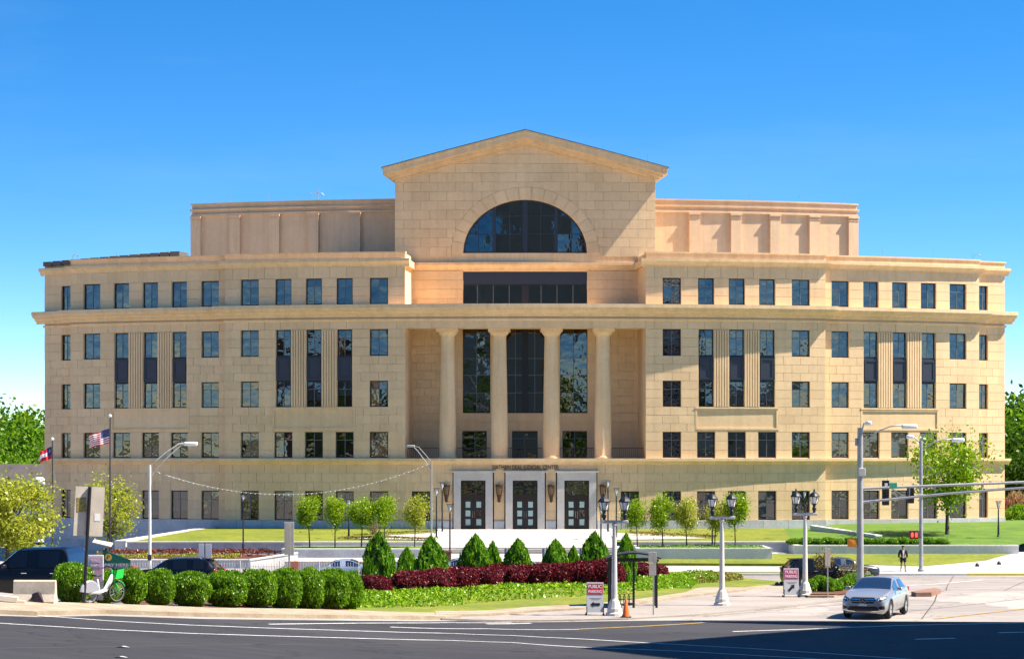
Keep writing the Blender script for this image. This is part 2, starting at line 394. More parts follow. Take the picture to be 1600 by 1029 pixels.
# ------------------------------------------------------------------ the courthouse (convex front, arc of radius R)
R = 105.0; BY = 195.0; BX = 21/F*BY
def Bp(s, d, z): a = s/R; return ((R-d)*sin(a), R-(R-d)*cos(a), z)
def so(off, d=0.0):
    lo, hi = 0.0, 60.0
    for _ in range(40):
        m = (lo+hi)/2; x, y, _z = Bp(m, d, 0)
        if (BX+x)/(BY+y)*F < 21+off: lo = m
        else: hi = m
    return lo
def zy(py, d=0.0): return EYE+(HY-py)/F*(BY+d+.6)
class SB(MB):
    def sbox(s, s0, s1, d0, d1, z0, z1, m=0, step=1.5):
        n = max(1, int(ceil((s1-s0)/step))); k = len(s.v)
        for i in range(n+1):
            t = s0+(s1-s0)*i/n
            s.v += [(t, d0, z0), (t, d1, z0), (t, d1, z1), (t, d0, z1)]
        for i in range(n):
            a = k+4*i
            for j in range(4):
                s.f.append((a+j, a+(j+1) % 4, a+4+(j+1) % 4, a+4+j)); s.m.append(m)
        s.f.append((k, k+3, k+2, k+1)); s.m.append(m); e = k+4*n; s.f.append((e, e+1, e+2, e+3)); s.m.append(m)
        return s
    def sweep(s, prof, s0, s1, m=0, step=1.5):
        n = max(1, int(ceil((s1-s0)/step))); k = len(s.v); q = len(prof)
        for i in range(n+1):
            t = s0+(s1-s0)*i/n
            s.v += [(t, d, z) for d, z in prof]
        for i in range(n):
            a = k+q*i
            for j in range(q):
                s.f.append((a+j, a+(j+1) % q, a+q+(j+1) % q, a+q+j)); s.m.append(m)
        s.f.append(tuple(range(k, k+q))[::-1]); s.m.append(m); e = k+q*n; s.f.append(tuple(range(e, e+q))); s.m.append(m)
        return s
CH = empty('courthouse', (BX, BY, 0), 0, 'wide tan stone courthouse with pediment, four columns and an arched window', 'courthouse')
def bb(sb, name, m, parent=None, smooth=False): return sb.build(name, m, parent or CH, smooth, xf=Bp, sharp=.7 if smooth else None)

Z_BASE, Z_LEDGE, Z_CORN, Z_TOP = 1.29, 6.5, 18.2, 24.1
GR_BOT = -2.6
UNIT = bpy.data.meshes.new('stone_block'); _b = MB(); _b.box(-.5, .5, 0, 1, -.5, .5)
UNIT.from_pydata(_b.v, [], _b.f); UNIT.materials.append(STONE)
BLOCKS = []       # (s0,s1,z0,z1,d, gran)
def lay(s0, s1, courses, openings, d, bw=1.5, gran=False):
    for ci in range(len(courses)-1):
        z0, z1 = courses[ci], courses[ci+1]
        cuts = sorted([(max(s0, a), min(s1, b_)) for (a, b_, c, e) in openings if a < s1 and b_ > s0 and c < z1-.02 and e > z0+.02])
        runs = []; cur = s0
        for a, b_ in cuts:
            if a > cur+.04: runs.append((cur, a))
            cur = max(cur, b_)
        if cur < s1-.04: runs.append((cur, s1))
        for a, b_ in runs:
            L = b_-a
            if L <= bw*1.25: parts = [a, b_]
            else:
                n = int(round(L/bw)); w = L/n
                if ci % 2 == 0: parts = [a+i*w for i in range(n+1)]
                else: parts = [a]+[a+w*(i+.5) for i in range(n)]+[b_]
            for p, q in zip(parts, parts[1:]): BLOCKS.append((p, q, z0, z1, d, gran))
def gridwall(sb, s0, s1, z0, z1, openings, d0, d1, m=0):
    zs = sorted({z0, z1} | {z for o in openings for z in o[2:] if z0 < z < z1})
    for a, b_ in zip(zs, zs[1:]):
        cur = s0
        for o in sorted(o for o in openings if o[2] < b_-.001 and o[3] > a+.001 and o[0] < s1 and o[1] > s0):
            if o[0] > cur: sb.sbox(cur, o[0], d0, d1, a, b_, m)
            cur = max(cur, o[1])
        if cur < s1-.001: sb.sbox(cur, s1, d0, d1, a, b_, m)

ROWS = {1: (1.29, 3.78), 2: (6.62, 8.82), 3: (10.94, 13.16), 4: (15.27, 17.55), 5: (19.66, 21.9)}
WC = {}
def win_mesh(w, h, nc, heights, post=.05, fr=.095, thick_mid=0):
    key = (round(w, 2), round(h, 2), nc, tuple(heights), thick_mid)
    if key in WC: return WC[key]
    b = MB(); D0, D1 = 0, .09
    b.box(-w/2, -w/2+fr, D0, D1, 0, h); b.box(w/2-fr, w/2, D0, D1, 0, h)
    b.box(-w/2+fr, w/2-fr, D0, D1, 0, fr); b.box(-w/2+fr, w/2-fr, D0, D1, h-fr, h)
    iw = w-2*fr; cells = []
    zb = [fr]+[fr+(h-2*fr)*t for t in heights]+[h-fr]
    for i in range(1, nc):
        x = -w/2+fr+iw*i/nc; p = thick_mid if (thick_mid and i*2 == nc) else post
        b.box(x-p/2, x+p/2, D0+.004, D1-.004, fr, h-fr, 0 if p > .2 else 1)
    for z in zb[1:-1]:
        b.box(-w/2+fr, w/2-fr, D0+.008, D1-.008, z-post/2, z+post/2, 1)
    for i in range(nc):
        for a, c in zip(zb, zb[1:]): cells.append((-w/2+fr+iw*(i+.5)/nc, (a+c)/2, iw/nc, c-a))
    me = bpy.data.meshes.new('window'); me.from_pydata(b.v, [], b.f); me.materials.append(FRAMEM); me.materials.append(BARM); me.polygons.foreach_set('material_index', b.m); me.update()
    WC[key] = (me, cells); return WC[key]
PC = {}
def pane_mesh(w, h, m):
    key = (round(w, 2), round(h, 2), m.name)
    if key not in PC:
        me = bpy.data.meshes.new('pane'); me.from_pydata([(-w/2, 0, -h/2), (w/2, 0, -h/2), (w/2, 0, h/2), (-w/2, 0, h/2)], [], [(0, 1, 2, 3)])
        me.materials.append(m); me.update(); PC[key] = me
    return PC[key]
WR = random.Random(3)
def place(o, s, d, z): o.location = Bp(s, d, z); o.rotation_euler = (0, 0, s/R)
def window(s, d, z0, w, h, nc=2, heights=(.70,), thick_mid=0, blind=None, name='window', rec=.22):
    me, cells = win_mesh(w, h, nc, heights, thick_mid=thick_mid)
    o = link(name, me, CH); place(o, s, d+rec, z0)
    for cx, cz, cw, chh in cells:
        p = link('pane', pane_mesh(cw, chh, PANE), o, (cx, .045, cz))
        p.rotation_euler = (radians(WR.uniform(-.55, .75)), 0, radians(WR.uniform(-1.1, 1.1)))
    if blind is None: blind = WR.choice([0, 0, .3, .3, .55, .7, .85])
    if blind > 0:
        b_ = link('blind', pane_mesh(round(w-.14, 1), round(h*blind, 1), BLIND), o, (0, .30, h-.05-h*blind/2))
    return o

wall = SB(); rooms = SB(); roofs = SB()
offs1 = [(229, 28.6, 28.6, 28.6, 28.6), (282.5, 28, 28, 23.4, 25), (330.5, 28, 28, 23.4, 25), (378, 28, 28, 23.4, 25), (430.5, 28, 28, 28, 28)]
offs2 = [(492, 27, 27, 27, 27), (540, 26.5, 26.5, 22, 23.8), (585, 26.5, 26.5, 22, 23.8), (630, 26.5, 26.5, 22, 23.8), (676, 26, 26, 26, 26)]
S_IN = so(188); S1 = so(469); S2 = so(709, .7); S3 = so(749, 1.7)
def sub3(a, k=3): return [a[i]+(a[i+1]-a[i])*j/k for i in range(len(a)-1) for j in range(k)]+[a[-1]]
CU = sub3([6.5, 8.82, 10.94, 13.16, 15.27, 17.55])+[18.25]
CG = [1.29, 2.12, 2.95, 3.78, 4.53, 5.28, 6.03]
CT = sub3([19.62, 21.9])+[22.85]
def bay(sgn, s0, s1, offs, d):
    ops = []; lays = []
    for i, (off, w1, w2, w34, w5) in enumerate(offs):
        c = so(off, d)
        for r in range(1, 6):
            wp = (w1, w2, w34, w34, w5)[r-1]; w = so(off+wp/2, d)-so(off-wp/2, d)
            z0, z1 = ROWS[r]; ops.append((c-w/2, c+w/2, z0, z1))
            window(sgn*c, d, z0, w, z1-z0)
    if len(offs) == 5:
        a = min(o[0] for o in ops[5:20]); 
        w34 = [(so(o[0], d), so(o[0]+o[3]/2, d)-so(o[0]-o[3]/2, d)) for o in offs[1:4]]
        a = w34[0][0]-w34[0][1]/2; e = w34[2][0]+w34[2][1]/2
        special = [(a-.02, e+.02, 10.94, 17.55), (a-.3, e+.3, 8.98, 10.94)]
        # navy spandrel panels between the storeys
        for c, w in w34:
            sb = SB(); sb.sbox(c-w/2, c+w/2, d+.10, d+.2, 13.19, 15.24)
            o = bb(sb, 'spandrel_panel', NAVY) if sgn > 0 else bb(flip(sb), 'spandrel_panel', NAVY)
            sb = SB(); t = .12
            for q in ((c-w/2+.1, c-w/2+.1+t, 13.32, 15.1), (c+w/2-.1-t, c+w/2-.1, 13.32, 15.1), (c-w/2+.1+t, c+w/2-.1-t, 13.32, 13.32+t), (c-w/2+.1+t, c+w/2-.1-t, 15.1-t, 15.1)):
                sb.sbox(q[0], q[1], d+.04, d+.11, q[2], q[3])
            bb(sb if sgn > 0 else flip(sb), 'panel_moulding', NAVY, o).location = (0, 0, 0)
            ops.append((c-w/2, c+w/2, 13.16, 15.27))
        # fluted piers
        for (c0, w0), (c1, w1) in zip(w34, w34[1:]):
            x0 = c0+w0/2; x1 = c1-w1/2; n = 6; p = (x1-x0)/n; sb = SB()
            for i in range(n):
                sb.sbox(x0+i*p+.035, x0+(i+1)*p-.035, d-.06, d+.06, 10.96, 17.5)
            bb(sb if sgn > 0 else flip(sb), 'fluted_pier', TRIM)
        # framed panel under the triple windows
        sb = SB(); x0, x1 = a-.3, e+.3; z0, z1, t = 9.0, 10.8, .16
        for q in ((x0, x0+t, z0, z1), (x1-t, x1, z0, z1), (x0+t, x1-t, z0, z0+t), (x0+t, x1-t, z1-t, z1)):
            sb.sbox(q[0], q[1], d-.015, d+.06, q[2], q[3])
        bb(sb if sgn > 0 else flip(sb), 'panel_frame', TRIM)
        sb = SB(); sb.sbox(a-.32, e+.32, d-.05, d+.06, 10.80, 10.935); bb(sb if sgn > 0 else flip(sb), 'sill', TRIM)
    else: special = []
    tmp = SB(); gridwall(tmp, s0, s1, Z_BASE, Z_TOP-.2, ops, d+.06, d+.5)
    (wall.add)([(sgn*v[0], v[1], v[2]) for v in tmp.v], tmp.f)
    L = len(BLOCKS)
    lay(s0, s1, CU, ops+special, d); lay(s0, s1, CG, ops, d); lay(s0, s1, CT, ops, d)
    if sgn < 0:
        for i in range(L, len(BLOCKS)):
            q = BLOCKS[i]; BLOCKS[i] = (-q[1], -q[0])+q[2:]
    # granite base
    L = len(BLOCKS); lay(s0, s1, [GR_BOT, -1.6, -.6, .3, Z_BASE], [], d-.12, 2.4, True)
    if sgn < 0:
        for i in range(L, len(BLOCKS)):
            q = BLOCKS[i]; BLOCKS[i] = (-q[1], -q[0])+q[2:]
    a, b_ = sorted((sgn*s0, sgn*s1))
    wall.sbox(a, b_, d, d+.5, GR_BOT, Z_BASE)
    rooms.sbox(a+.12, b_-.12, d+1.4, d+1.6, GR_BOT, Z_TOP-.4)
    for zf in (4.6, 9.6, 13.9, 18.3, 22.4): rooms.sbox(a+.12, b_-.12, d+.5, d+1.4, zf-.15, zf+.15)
    roofs.sbox(a, b_, d+.5, d+14, Z_TOP-.75, Z_TOP-.55)
def flip(sb):
    sb.v = [(-v[0], v[1], v[2]) for v in sb.v]; return sb
LEDGE = lambda d: [(d-.42, 6.34), (d-.42, 6.56), (d+.1, 6.56), (d+.1, 6.02), (d-.06, 6.02), (d-.10, 6.10), (d-.22, 6.22)]
CORN = lambda d: [(d-.85, 19.30), (d-.85, 19.60), (d+.1, 19.60), (d+.1, 18.55), (d-.10, 18.55), (d-.14, 18.78), (d-.34, 18.82), (d-.42, 19.0), (d-.72, 19.10), (d-.76, 19.28)]
ARCH = lambda d: [(d-.12, 18.30), (d-.12, 18.42), (d+.1, 18.42), (d+.1, 18.22), (d-.06, 18.22)]
UPC = lambda d: [(d-.40, 23.28), (d-.40, 23.5), (d+.1, 23.5), (d+.1, 22.85), (d-.06, 22.85), (d-.1, 23.0), (d-.24, 23.16)]
COPE = lambda d: [(d-.10, 23.98), (d-.10, 24.10), (d+.55, 24.12), (d+.55, 23.98)]
for sg in (1, -1):
    bay(sg, S_IN, S1, offs1, 0.0)
    bay(sg, S1, S2, offs2, 0.7)
    bay(sg, S2-.5, S3, [(716, 14, 14, 14, 14)], 1.7)
    for (a, e, d) in ((S_IN, S1, 0.0), (S1, S2, .7), (S2-.5, S3, 1.7)):
        for prof, nm, oh in ((LEDGE, 'ledge', .42), (CORN, 'cornice', .85), (ARCH, 'architrave', .1), (UPC, 'upper_cornice', .4)):
            i0 = a if d > 0 or nm in ('ledge', 'cornice', 'architrave') else a-oh
            sb = SB(); sb.sweep(prof(d), i0, e+oh*.98); bb(sb if sg > 0 else flip(sb), nm, TRIM)
        sb = SB(); sb.sbox(a, e, d+.0, d+.5, 23.5, 23.98); sb.sweep(COPE(d), a-.05, e+.1)
        bb(sb if sg > 0 else flip(sb), 'parapet', TRIM)
        # side returns
        sb = SB(); sb.sbox(e-.35, e-.002, d+.02, d+1.6, GR_BOT, 23.95); tmp = sb if sg > 0 else flip(sb); wall.add(tmp.v, tmp.f)
    sb = SB(); sb.sbox(S_IN+.005, S_IN+.40, .07, 4.9, Z_LEDGE-.1, 23.97); tmp = sb if sg > 0 else flip(sb); wall.add(tmp.v, tmp.f)
    sb = SB(); sb.sbox(S_IN-.30, S_IN+.2, .2, 4.4, 22.9, 23.45); bb(sb if sg > 0 else flip(sb), 'upper_cornice', TRIM)
    # end walls of the whole block
    sb = SB(); sb.sbox(S3-.4, S3-.003, 1.75, 26, GR_BOT, 23.9); tmp = sb if sg > 0 else flip(sb); wall.add(tmp.v, tmp.f)
    a0, a1 = sorted((sg*(S3-.5), sg*S_IN)); roofs.sbox(a0, a1, 13, 26, 22.8, 23.0)

# centre: ground floor wall flush with the wings
ops = []
dz_top = zy(750); door_off = (-81.5, -.5, 80)
def soo(off, d=0.0): return so(off, d) if off >= 0 else -so(-off, d)
for off in door_off:
    c = soo(off); ops.append((c-1.75, c+1.75, -1, zy(735)))
for off in (-163.5, 163.5):
    c = soo(off); ops.append((c-.78, c+.78, 1.29, 3.78)); window(c, 0, 1.29, 1.56, 2.49, blind=.6)
gridwall(wall, -S_IN, S_IN, .3, Z_LEDGE-.4, ops, .06, .5)
lay(-S_IN, S_IN, CG, ops, 0.0); lay(-S_IN, S_IN, [.3, Z_BASE], [o for o in ops if o[2] < 0], -.12, 2.4, True)
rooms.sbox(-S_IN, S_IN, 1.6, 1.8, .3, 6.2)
sb = SB(); sb.sweep(LEDGE(0), -S_IN, S_IN); bb(sb, 'ledge', TRIM)
sb = SB(); sb.sbox(-S_IN, S_IN, .1, 5.2, 6.3, 6.5); bb(sb, 'balcony_floor', TRIM)
# entablature spanning the columns
sb = SB(); sb.sbox(-S_IN, S_IN, .06, 2.4, 17.62, 18.56); bb(sb, 'entablature', STONEJ)
lay(-S_IN, S_IN, [17.62, 18.25], [], 0.0, 2.2)
sb = SB(); sb.sweep(CORN(0), -S_IN, S_IN); bb(sb, 'cornice', TRIM)
sb = SB(); sb.sweep(ARCH(0), -S_IN, S_IN); bb(sb, 'architrave', TRIM)
sb = SB(); sb.sbox(-S_IN, S_IN, .1, 5.0, 18.58, 19.55); sb.sbox(-S_IN, S_IN, 2.4, 5.0, 17.75, 18.58); bb(sb, 'portico_ceiling', TRIM)
# back wall of the portico and the wall above it
DB = 4.5
bops = []
zt0, zt1 = zy(645, DB), 17.75
for a, e, nc in ((-97, -54, 2), (-30, 30, 4), (54, 97, 2)):
    s0, s1 = soo(a, DB), soo(e, DB); bops.append((s0, s1, zt0, zt1))
    window((s0+s1)/2, DB, zt0, s1-s0, zt1-zt0, nc, (.235, .45, .655), thick_mid=.55 if nc == 4 else 0, blind=0, name='tall_window', rec=.25)
for a, e in ((-98, -59.6), (-20, 19), (58, 96.5)):
    s0, s1 = soo(a, DB), soo(e, DB); bops.append((s0, s1, 6.5, zy(673, DB)))
    window((s0+s1)/2, DB, 6.5, s1-s0, zy(673, DB)-6.5, 2, (.75,), blind=0, name='balcony_door')
s0, s1 = soo(-96.5, DB), soo(96.5, DB); zu0, zu1 = 19.75, zy(425, DB)
bops.append((s0, s1, zu0, zu1))
window(0, DB, zu0, s1-s0, (zu1-zu0)*.64, 8, (), thick_mid=.6, blind=0, name='upper_window', rec=.2)
sb = SB(); sb.sbox(s0, s1, DB+.06, DB+.3, zu0+(zu1-zu0)*.64, zu1); bb(sb, 'spandrel_panel', NAVY)
SBW = so(188, DB)+.3
gridwall(wall, -SBW, SBW, 6.4, 24.0, bops, DB+.06, DB+.5)
lay(-SBW, SBW, sub3([6.5, 8.93], 3)+sub3([10.48, 17.75], 10)[0:] if 0 else [6.5, 7.3, 8.1, 8.93, 9.7, 10.48]+[10.48+.727*i for i in range(1, 11)], bops, DB)
lay(-SBW, SBW, [19.62, 20.4, 21.2, 22.0, 22.8], bops, DB)
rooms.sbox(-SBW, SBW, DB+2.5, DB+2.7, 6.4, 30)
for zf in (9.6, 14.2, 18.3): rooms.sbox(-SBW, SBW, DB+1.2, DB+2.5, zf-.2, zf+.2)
sb = SB(); sb.sweep(UPC(DB), -SBW+.35, SBW-.35); bb(sb, 'upper_cornice', TRIM)
sb = SB(); sb.sbox(-SBW+.3, SBW-.3, DB-.02, DB+.5, 23.5, 24.05); bb(sb, 'parapet', TRIM)
# columns
cp = [(.80, 0), (.80, .18), (.74, .28), (.73, .30)]
for i in range(1, 13):
    t = i/12; cp.append((.73-.15*t**1.5, .3+10.05*t))
cp += [(.60, 10.40), (.60, 10.46), (.66, 10.52), (.82, 10.72), (.86, 10.80), (.86, 10.82)]
for off in (-121, -40.5, 40.5, 121):
    b = MB(); b.lathe(cp, (0, 0, 0), 36)
    o = b.build('column', TRIM, CH, True, sharp=.5); place(o, soo(off, 1.25), 1.25, 6.5)
    b = MB(); b.box(-.93, .93, -.93, .93, 10.82, 11.115); b.build('capital', TRIM, o)
    b = MB()
    for k in range(20):
        t = 2*pi*k/20
    # three faint drum joints
    for zj in (2.7, 5.2, 7.8):
        r = .73-.15*((zj-.3)/10.05)**1.5; b.lathe([(r+.003, zj-.012), (r+.003, zj+.012)], (0, 0, 0), 36)
    b.build('drum_joint', STONEJ, o)
# balcony railings between the columns
spots = [-S_IN+.1]+[soo(o, .9) for o in (-121, -40.5, 40.5, 121)]+[S_IN-.1]
for a, e in zip(spots, spots[1:]):
    a += .8 if a > -S_IN+.2 else 0; e -= .8 if e < S_IN-.2 else 0
    b = SB(); n = int((e-a)/.16)
    b.sbox(a, e, .88, .93, 7.42, 7.47); b.sbox(a, e, .885, .925, 6.6, 6.64)
    for i in range(n+1):
        t = a+(e-a)*i/n; b.sbox(t-.012, t+.012, .893, .917, 6.5, 7.42)
    bb(b, 'railing', BLACK)
# entrance doors
for off in door_off:
    c = soo(off); a_ = c/R
    hw = (so(100)-so(81))/1.0; top = zy(750); st = zy(735.5); zb = .58
    o = empty('doorway', (0, 0, 0)); o.parent = CH; place(o, c, 0, 0)
    for pn in ('category', 'label'):
        pass
    b = MB(); b.box(-1.66, -hw-.02, -.22, .45, zb, st-.55); b.build('door_jamb', SURR, o)
    b = MB(); b.box(hw+.02, 1.66, -.22, .45, zb, st-.55); b.build('door_jamb', SURR, o)
    b = MB(); b.box(-1.66, 1.66, -.23, .45, st-.55, st-.12); b.box(-hw-.02, hw+.02, -.21, .45, top, st-.55); b.build('lintel', SURR, o)
    b = MB(); b.box(-1.86, 1.86, -.34, .45, st-.12, st+.02); b.build('lintel_cap', SURR, o)
    b = MB(); h = top-zb; dh = h*.66
    b.box(-hw, -hw+.12, .1, .25, zb, top); b.box(hw-.12, hw, .1, .25, zb, top); b.box(-hw+.12, hw-.12, .1, .25, top-.1, top); b.box(-hw+.12, hw-.12, .1, .25, zb+dh, zb+dh+.2)
    b.build('door_frame', DOORM, o)
    pn = link('pane', pane_mesh(2*hw-.24, h-dh-.3, PANE), o, (0, .17, zb+dh+.2+(h-dh-.3)/2))
    for sg in (-1, 1):
        x0, x1 = (-hw+.12, -.012) if sg < 0 else (.012, hw-.12)
        b = MB(); w = x1-x0; y0, y1 = .14, .20; st_ = .22
        b.box(x0, x0+st_, y0, y1, zb+.01, zb+dh); b.box(x1-st_, x1, y0, y1, zb+.01, zb+dh)
        rows = [zb+.01, zb+.30]; gap = .17; ph = (dh-.30-.36-2*gap)/3; zc = zb+.30; cells = []
        b.box(x0+st_, x1-st_, y0, y1, zb+.01, zb+.30)
        for k in range(3):
            cells.append((zc, zc+ph)); zc += ph
            b.box(x0+st_, x1-st_, y0, y1, zc, zc+(gap if k < 2 else .36)); zc += gap
        leafo = b.build('door_leaf', DOORM, o)
        for z0, z1 in cells:
            link('pane', pane_mesh(w-2*st_, z1-z0, PANE), leafo, ((x0+x1)/2, .17, (z0+z1)/2))
            if WR.random() < .85: link('notice', pane_mesh(round((w-2*st_)*.8, 1), round((z1-z0)*.8, 1), PAPER), leafo, ((x0+x1)/2, .162, (z0+z1)/2))
        b = MB(); hx = -.08 if sg < 0 else .08
        b.tube([(hx, .10, zb+.95), (hx, .06, zb+1.0), (hx, .06, zb+1.5), (hx, .10, zb+1.55)], .018, 6); b.build('door_handle', CHROME, leafo)
# wall lamps
for off in (-123, -41, 40, 120.5):
    b = MB(); b.lathe([(.06, 2.85), (.12, 2.9), (.16, 3.3), (.20, 3.42), (.22, 3.5)], (0, -.28, 0), 10)
    for k in range(10):
        t = 2*pi*k/10; b.tube([(.22*cos(t), -.28+.22*sin(t), 3.5), (.27*cos(t), -.28+.27*sin(t), 4.15)], .014, 5)
    for z in (3.6, 3.75, 3.9, 4.05):
        b.lathe([(.235+.05*(z-3.5), z-.01), (.235+.05*(z-3.5), z+.012)], (0, -.28, 0), 10)
    b.lathe([(.29, 4.15), (.31, 4.32), (.26, 4.36)], (0, -.28, 0), 10); b.box(-.05, .05, -.2, .02, 3.2, 3.3)
    o = b.build('wall_lamp', COPPER, CH); place(o, soo(off), -.02, 0)
    b = MB(); b.lathe([(.15, 3.5), (.19, 4.13)], (0, -.28, 0), 10); b.build('lamp_glass', mat('lamp_amber', (.55, .33, .18), .4) if 'lamp_amber' not in MATS else MATS['lamp_amber'], o)
text('lettering', 'NATHAN DEAL JUDICIAL CENTER', .52, .02, LETTER, CH, Bp(0, -.05, zy(730.0)), (pi/2, 0, 0), width=5.6)

# pediment block with the arched window
DP = 4.4; HWP = so(203, DP); ZA0 = zy(396, DP); AW = so(96.5, DP); AH = zy(313, DP)-ZA0
SLP = .2466; ZAP = zy(228, DP)                      # underside of the rake at the apex
gab = lambda s: ZAP-SLP*abs(s)*1.0
ell = lambda s, k=0: (ZA0+(AH+k)*sqrt(max(0, 1-(s/(AW+k))**2))) if abs(s) < AW+k else -9
sb = SB(); N = 120
xs_ = sorted(set([-HWP+2*HWP*i/N for i in range(N+1)]+[-AW, AW]))
for a, e in zip(xs_, xs_[1:]):
    for dd, sign in ((DP+.06, 1),):
        la, le = max(23.0, ell(a)), max(23.0, ell(e))
        if abs((a+e)/2) < AW: la, le = max(ZA0, ell(a)), max(ZA0, ell(e))
        sb.add([(a, dd, la), (e, dd, le), (e, dd, gab(e)), (a, dd, gab(a)), (a, dd+.45, la), (e, dd+.45, le), (e, dd+.45, gab(e)), (a, dd+.45, gab(a))],
               [(0, 1, 2, 3), (0, 4, 5, 1), (4, 7, 6, 5)])
        if abs((a+e)/2) < AW: sb.add([(a, dd, 23.0), (e, dd, 23.0), (e, dd, ZA0), (a, dd, ZA0)], [(0, 1, 2, 3)])
bb(sb, 'gable_wall', STONEJ)
sb = SB()
for sg in (1, -1):
    a, e = sorted((sg*(HWP-.4), sg*HWP)); sb.sbox(a, e, DP+.05, 32, 22.9, gab(HWP))
bb(sb, 'gable_side_wall', TRIM)
rest = SB(); gcs = [24.05+.8*i for i in range(14)]
ring_w = 1.05
for ci, (z0, z1) in enumerate(zip(gcs, gcs[1:])):
    n = 15; w = 2*HWP/n
    parts = [-HWP+w*i for i in range(n+1)] if ci % 2 == 0 else [-HWP]+[-HWP+w*(i+.5) for i in range(n)]+[HWP]
    for a, e in zip(parts, parts[1:]):
        g = .010; K = 12; up = []; low = []
        for i in range(K+1):
            t = a+g+(e-a-2*g)*i/K; l_ = max(z0+g, ell(t, ring_w)+g if z0 > ZA0-1 else 0); u_ = min(z1-g, gab(t)-.02)
            if u_-l_ > .03: up.append((t, u_)); low.append((t, l_))
        if len(up) >= 2:
            poly = low+up[::-1]; m_ = len(poly)
            rest.add([(p[0], DP, p[1]) for p in poly]+[(p[0], DP+.07, p[1]) for p in poly], [tuple(range(m_))]+[(i, (i+1) % m_, (i+1) % m_+m_, i+m_) for i in range(m_)])
bb(rest, 'gable_stones', STONEJ)['kind'] = 'stuff'
nv = 17
for i in range(nv):
    t0 = pi*i/nv+.003; t1 = pi*(i+1)/nv-.003; sb = SB(); K = 6; A_ = []; B_ = []
    ext = ring_w if i % 2 else ring_w
    for k in range(K+1):
        t = t0+(t1-t0)*k/K
        A_.append(((AW+.02)*cos(t), ZA0+(AH+.02)*sin(t))); B_.append(((AW+ext)*cos(t), ZA0+(AH+ext)*sin(t)))
    poly = A_+B_[::-1]; m_ = len(poly)
    sb.add([(p[0], DP-.02, p[1]) for p in poly]+[(p[0], DP+.3, p[1]) for p in poly], [tuple(range(m_))]+[(q, (q+1) % m_, (q+1) % m_+m_, q+m_) for q in range(m_)])
    bb(sb, 'voussoir', STONE)
# arched window
sb = SB(); K = 48
def arc_pts(kw, kh): return [((AW-kw)*cos(pi*i/K), ZA0+.05+(AH-kh)*sin(pi*i/K)) for i in range(K+1)]
o_, i_ = arc_pts(0, 0), arc_pts(.16, .16)
for k in range(K):
    q = [o_[k], o_[k+1], i_[k+1], i_[k]]
    sb.add([(p[0], DP+.22, p[1]) for p in q]+[(p[0], DP+.34, p[1]) for p in q], [(0, 1, 2, 3), (3, 2, 6, 7), (0, 3, 7, 4)])
sb.sbox(-AW, AW, DP+.22, DP+.34, ZA0, ZA0+.12)
posts = [(-.5, .30), (0, .42), (.5, .30), (-.75, .06), (-.25, .06), (.25, .06), (.75, .06)]
for f_, w in posts:
    x = f_*AW; sb.sbox(x-w/2, x+w/2, DP+.215-.001*w, DP+.335, ZA0+.1, ell(x)-.05)
for zf in (.36, .70):
    z = ZA0+AH*zf; hwz = AW*sqrt(1-zf*zf)-.05; sb.sbox(-hwz, hwz, DP+.235, DP+.325, z-.03, z+.03)
aw = bb(sb, 'arched_window', NAVY)
cols_ = [-1, -.75, -.5, -.25, 0, .25, .5, .75, 1]; rz_ = [0, .36, .70, 1.0]
for a, e in zip(cols_, cols_[1:]):
    for z0, z1 in zip(rz_, rz_[1:]):
        up = []; low = []
        for k in range(9):
            t = (a+(e-a)*k/8); h = sqrt(max(0, 1-t*t))
            if min(h, z1)-z0 > .01: up.append((t*AW, ZA0+AH*min(h, z1))); low.append((t*AW, ZA0+AH*z0))
        if len(up) >= 2:
            ca, cz = sum(p[0] for p in up)/len(up), ZA0+AH*(z0+z1)/2
            tx, tz = WR.uniform(-.02, .02), WR.uniform(-.01, .02)
            sb = SB(); poly = low+up[::-1]
            sb.add([(p[0], DP+.29+tx*(p[0]-ca)+tz*(p[1]-cz), p[1]) for p in poly], [tuple(range(len(poly)))])
            bb(sb, 'pane', PANE, aw)
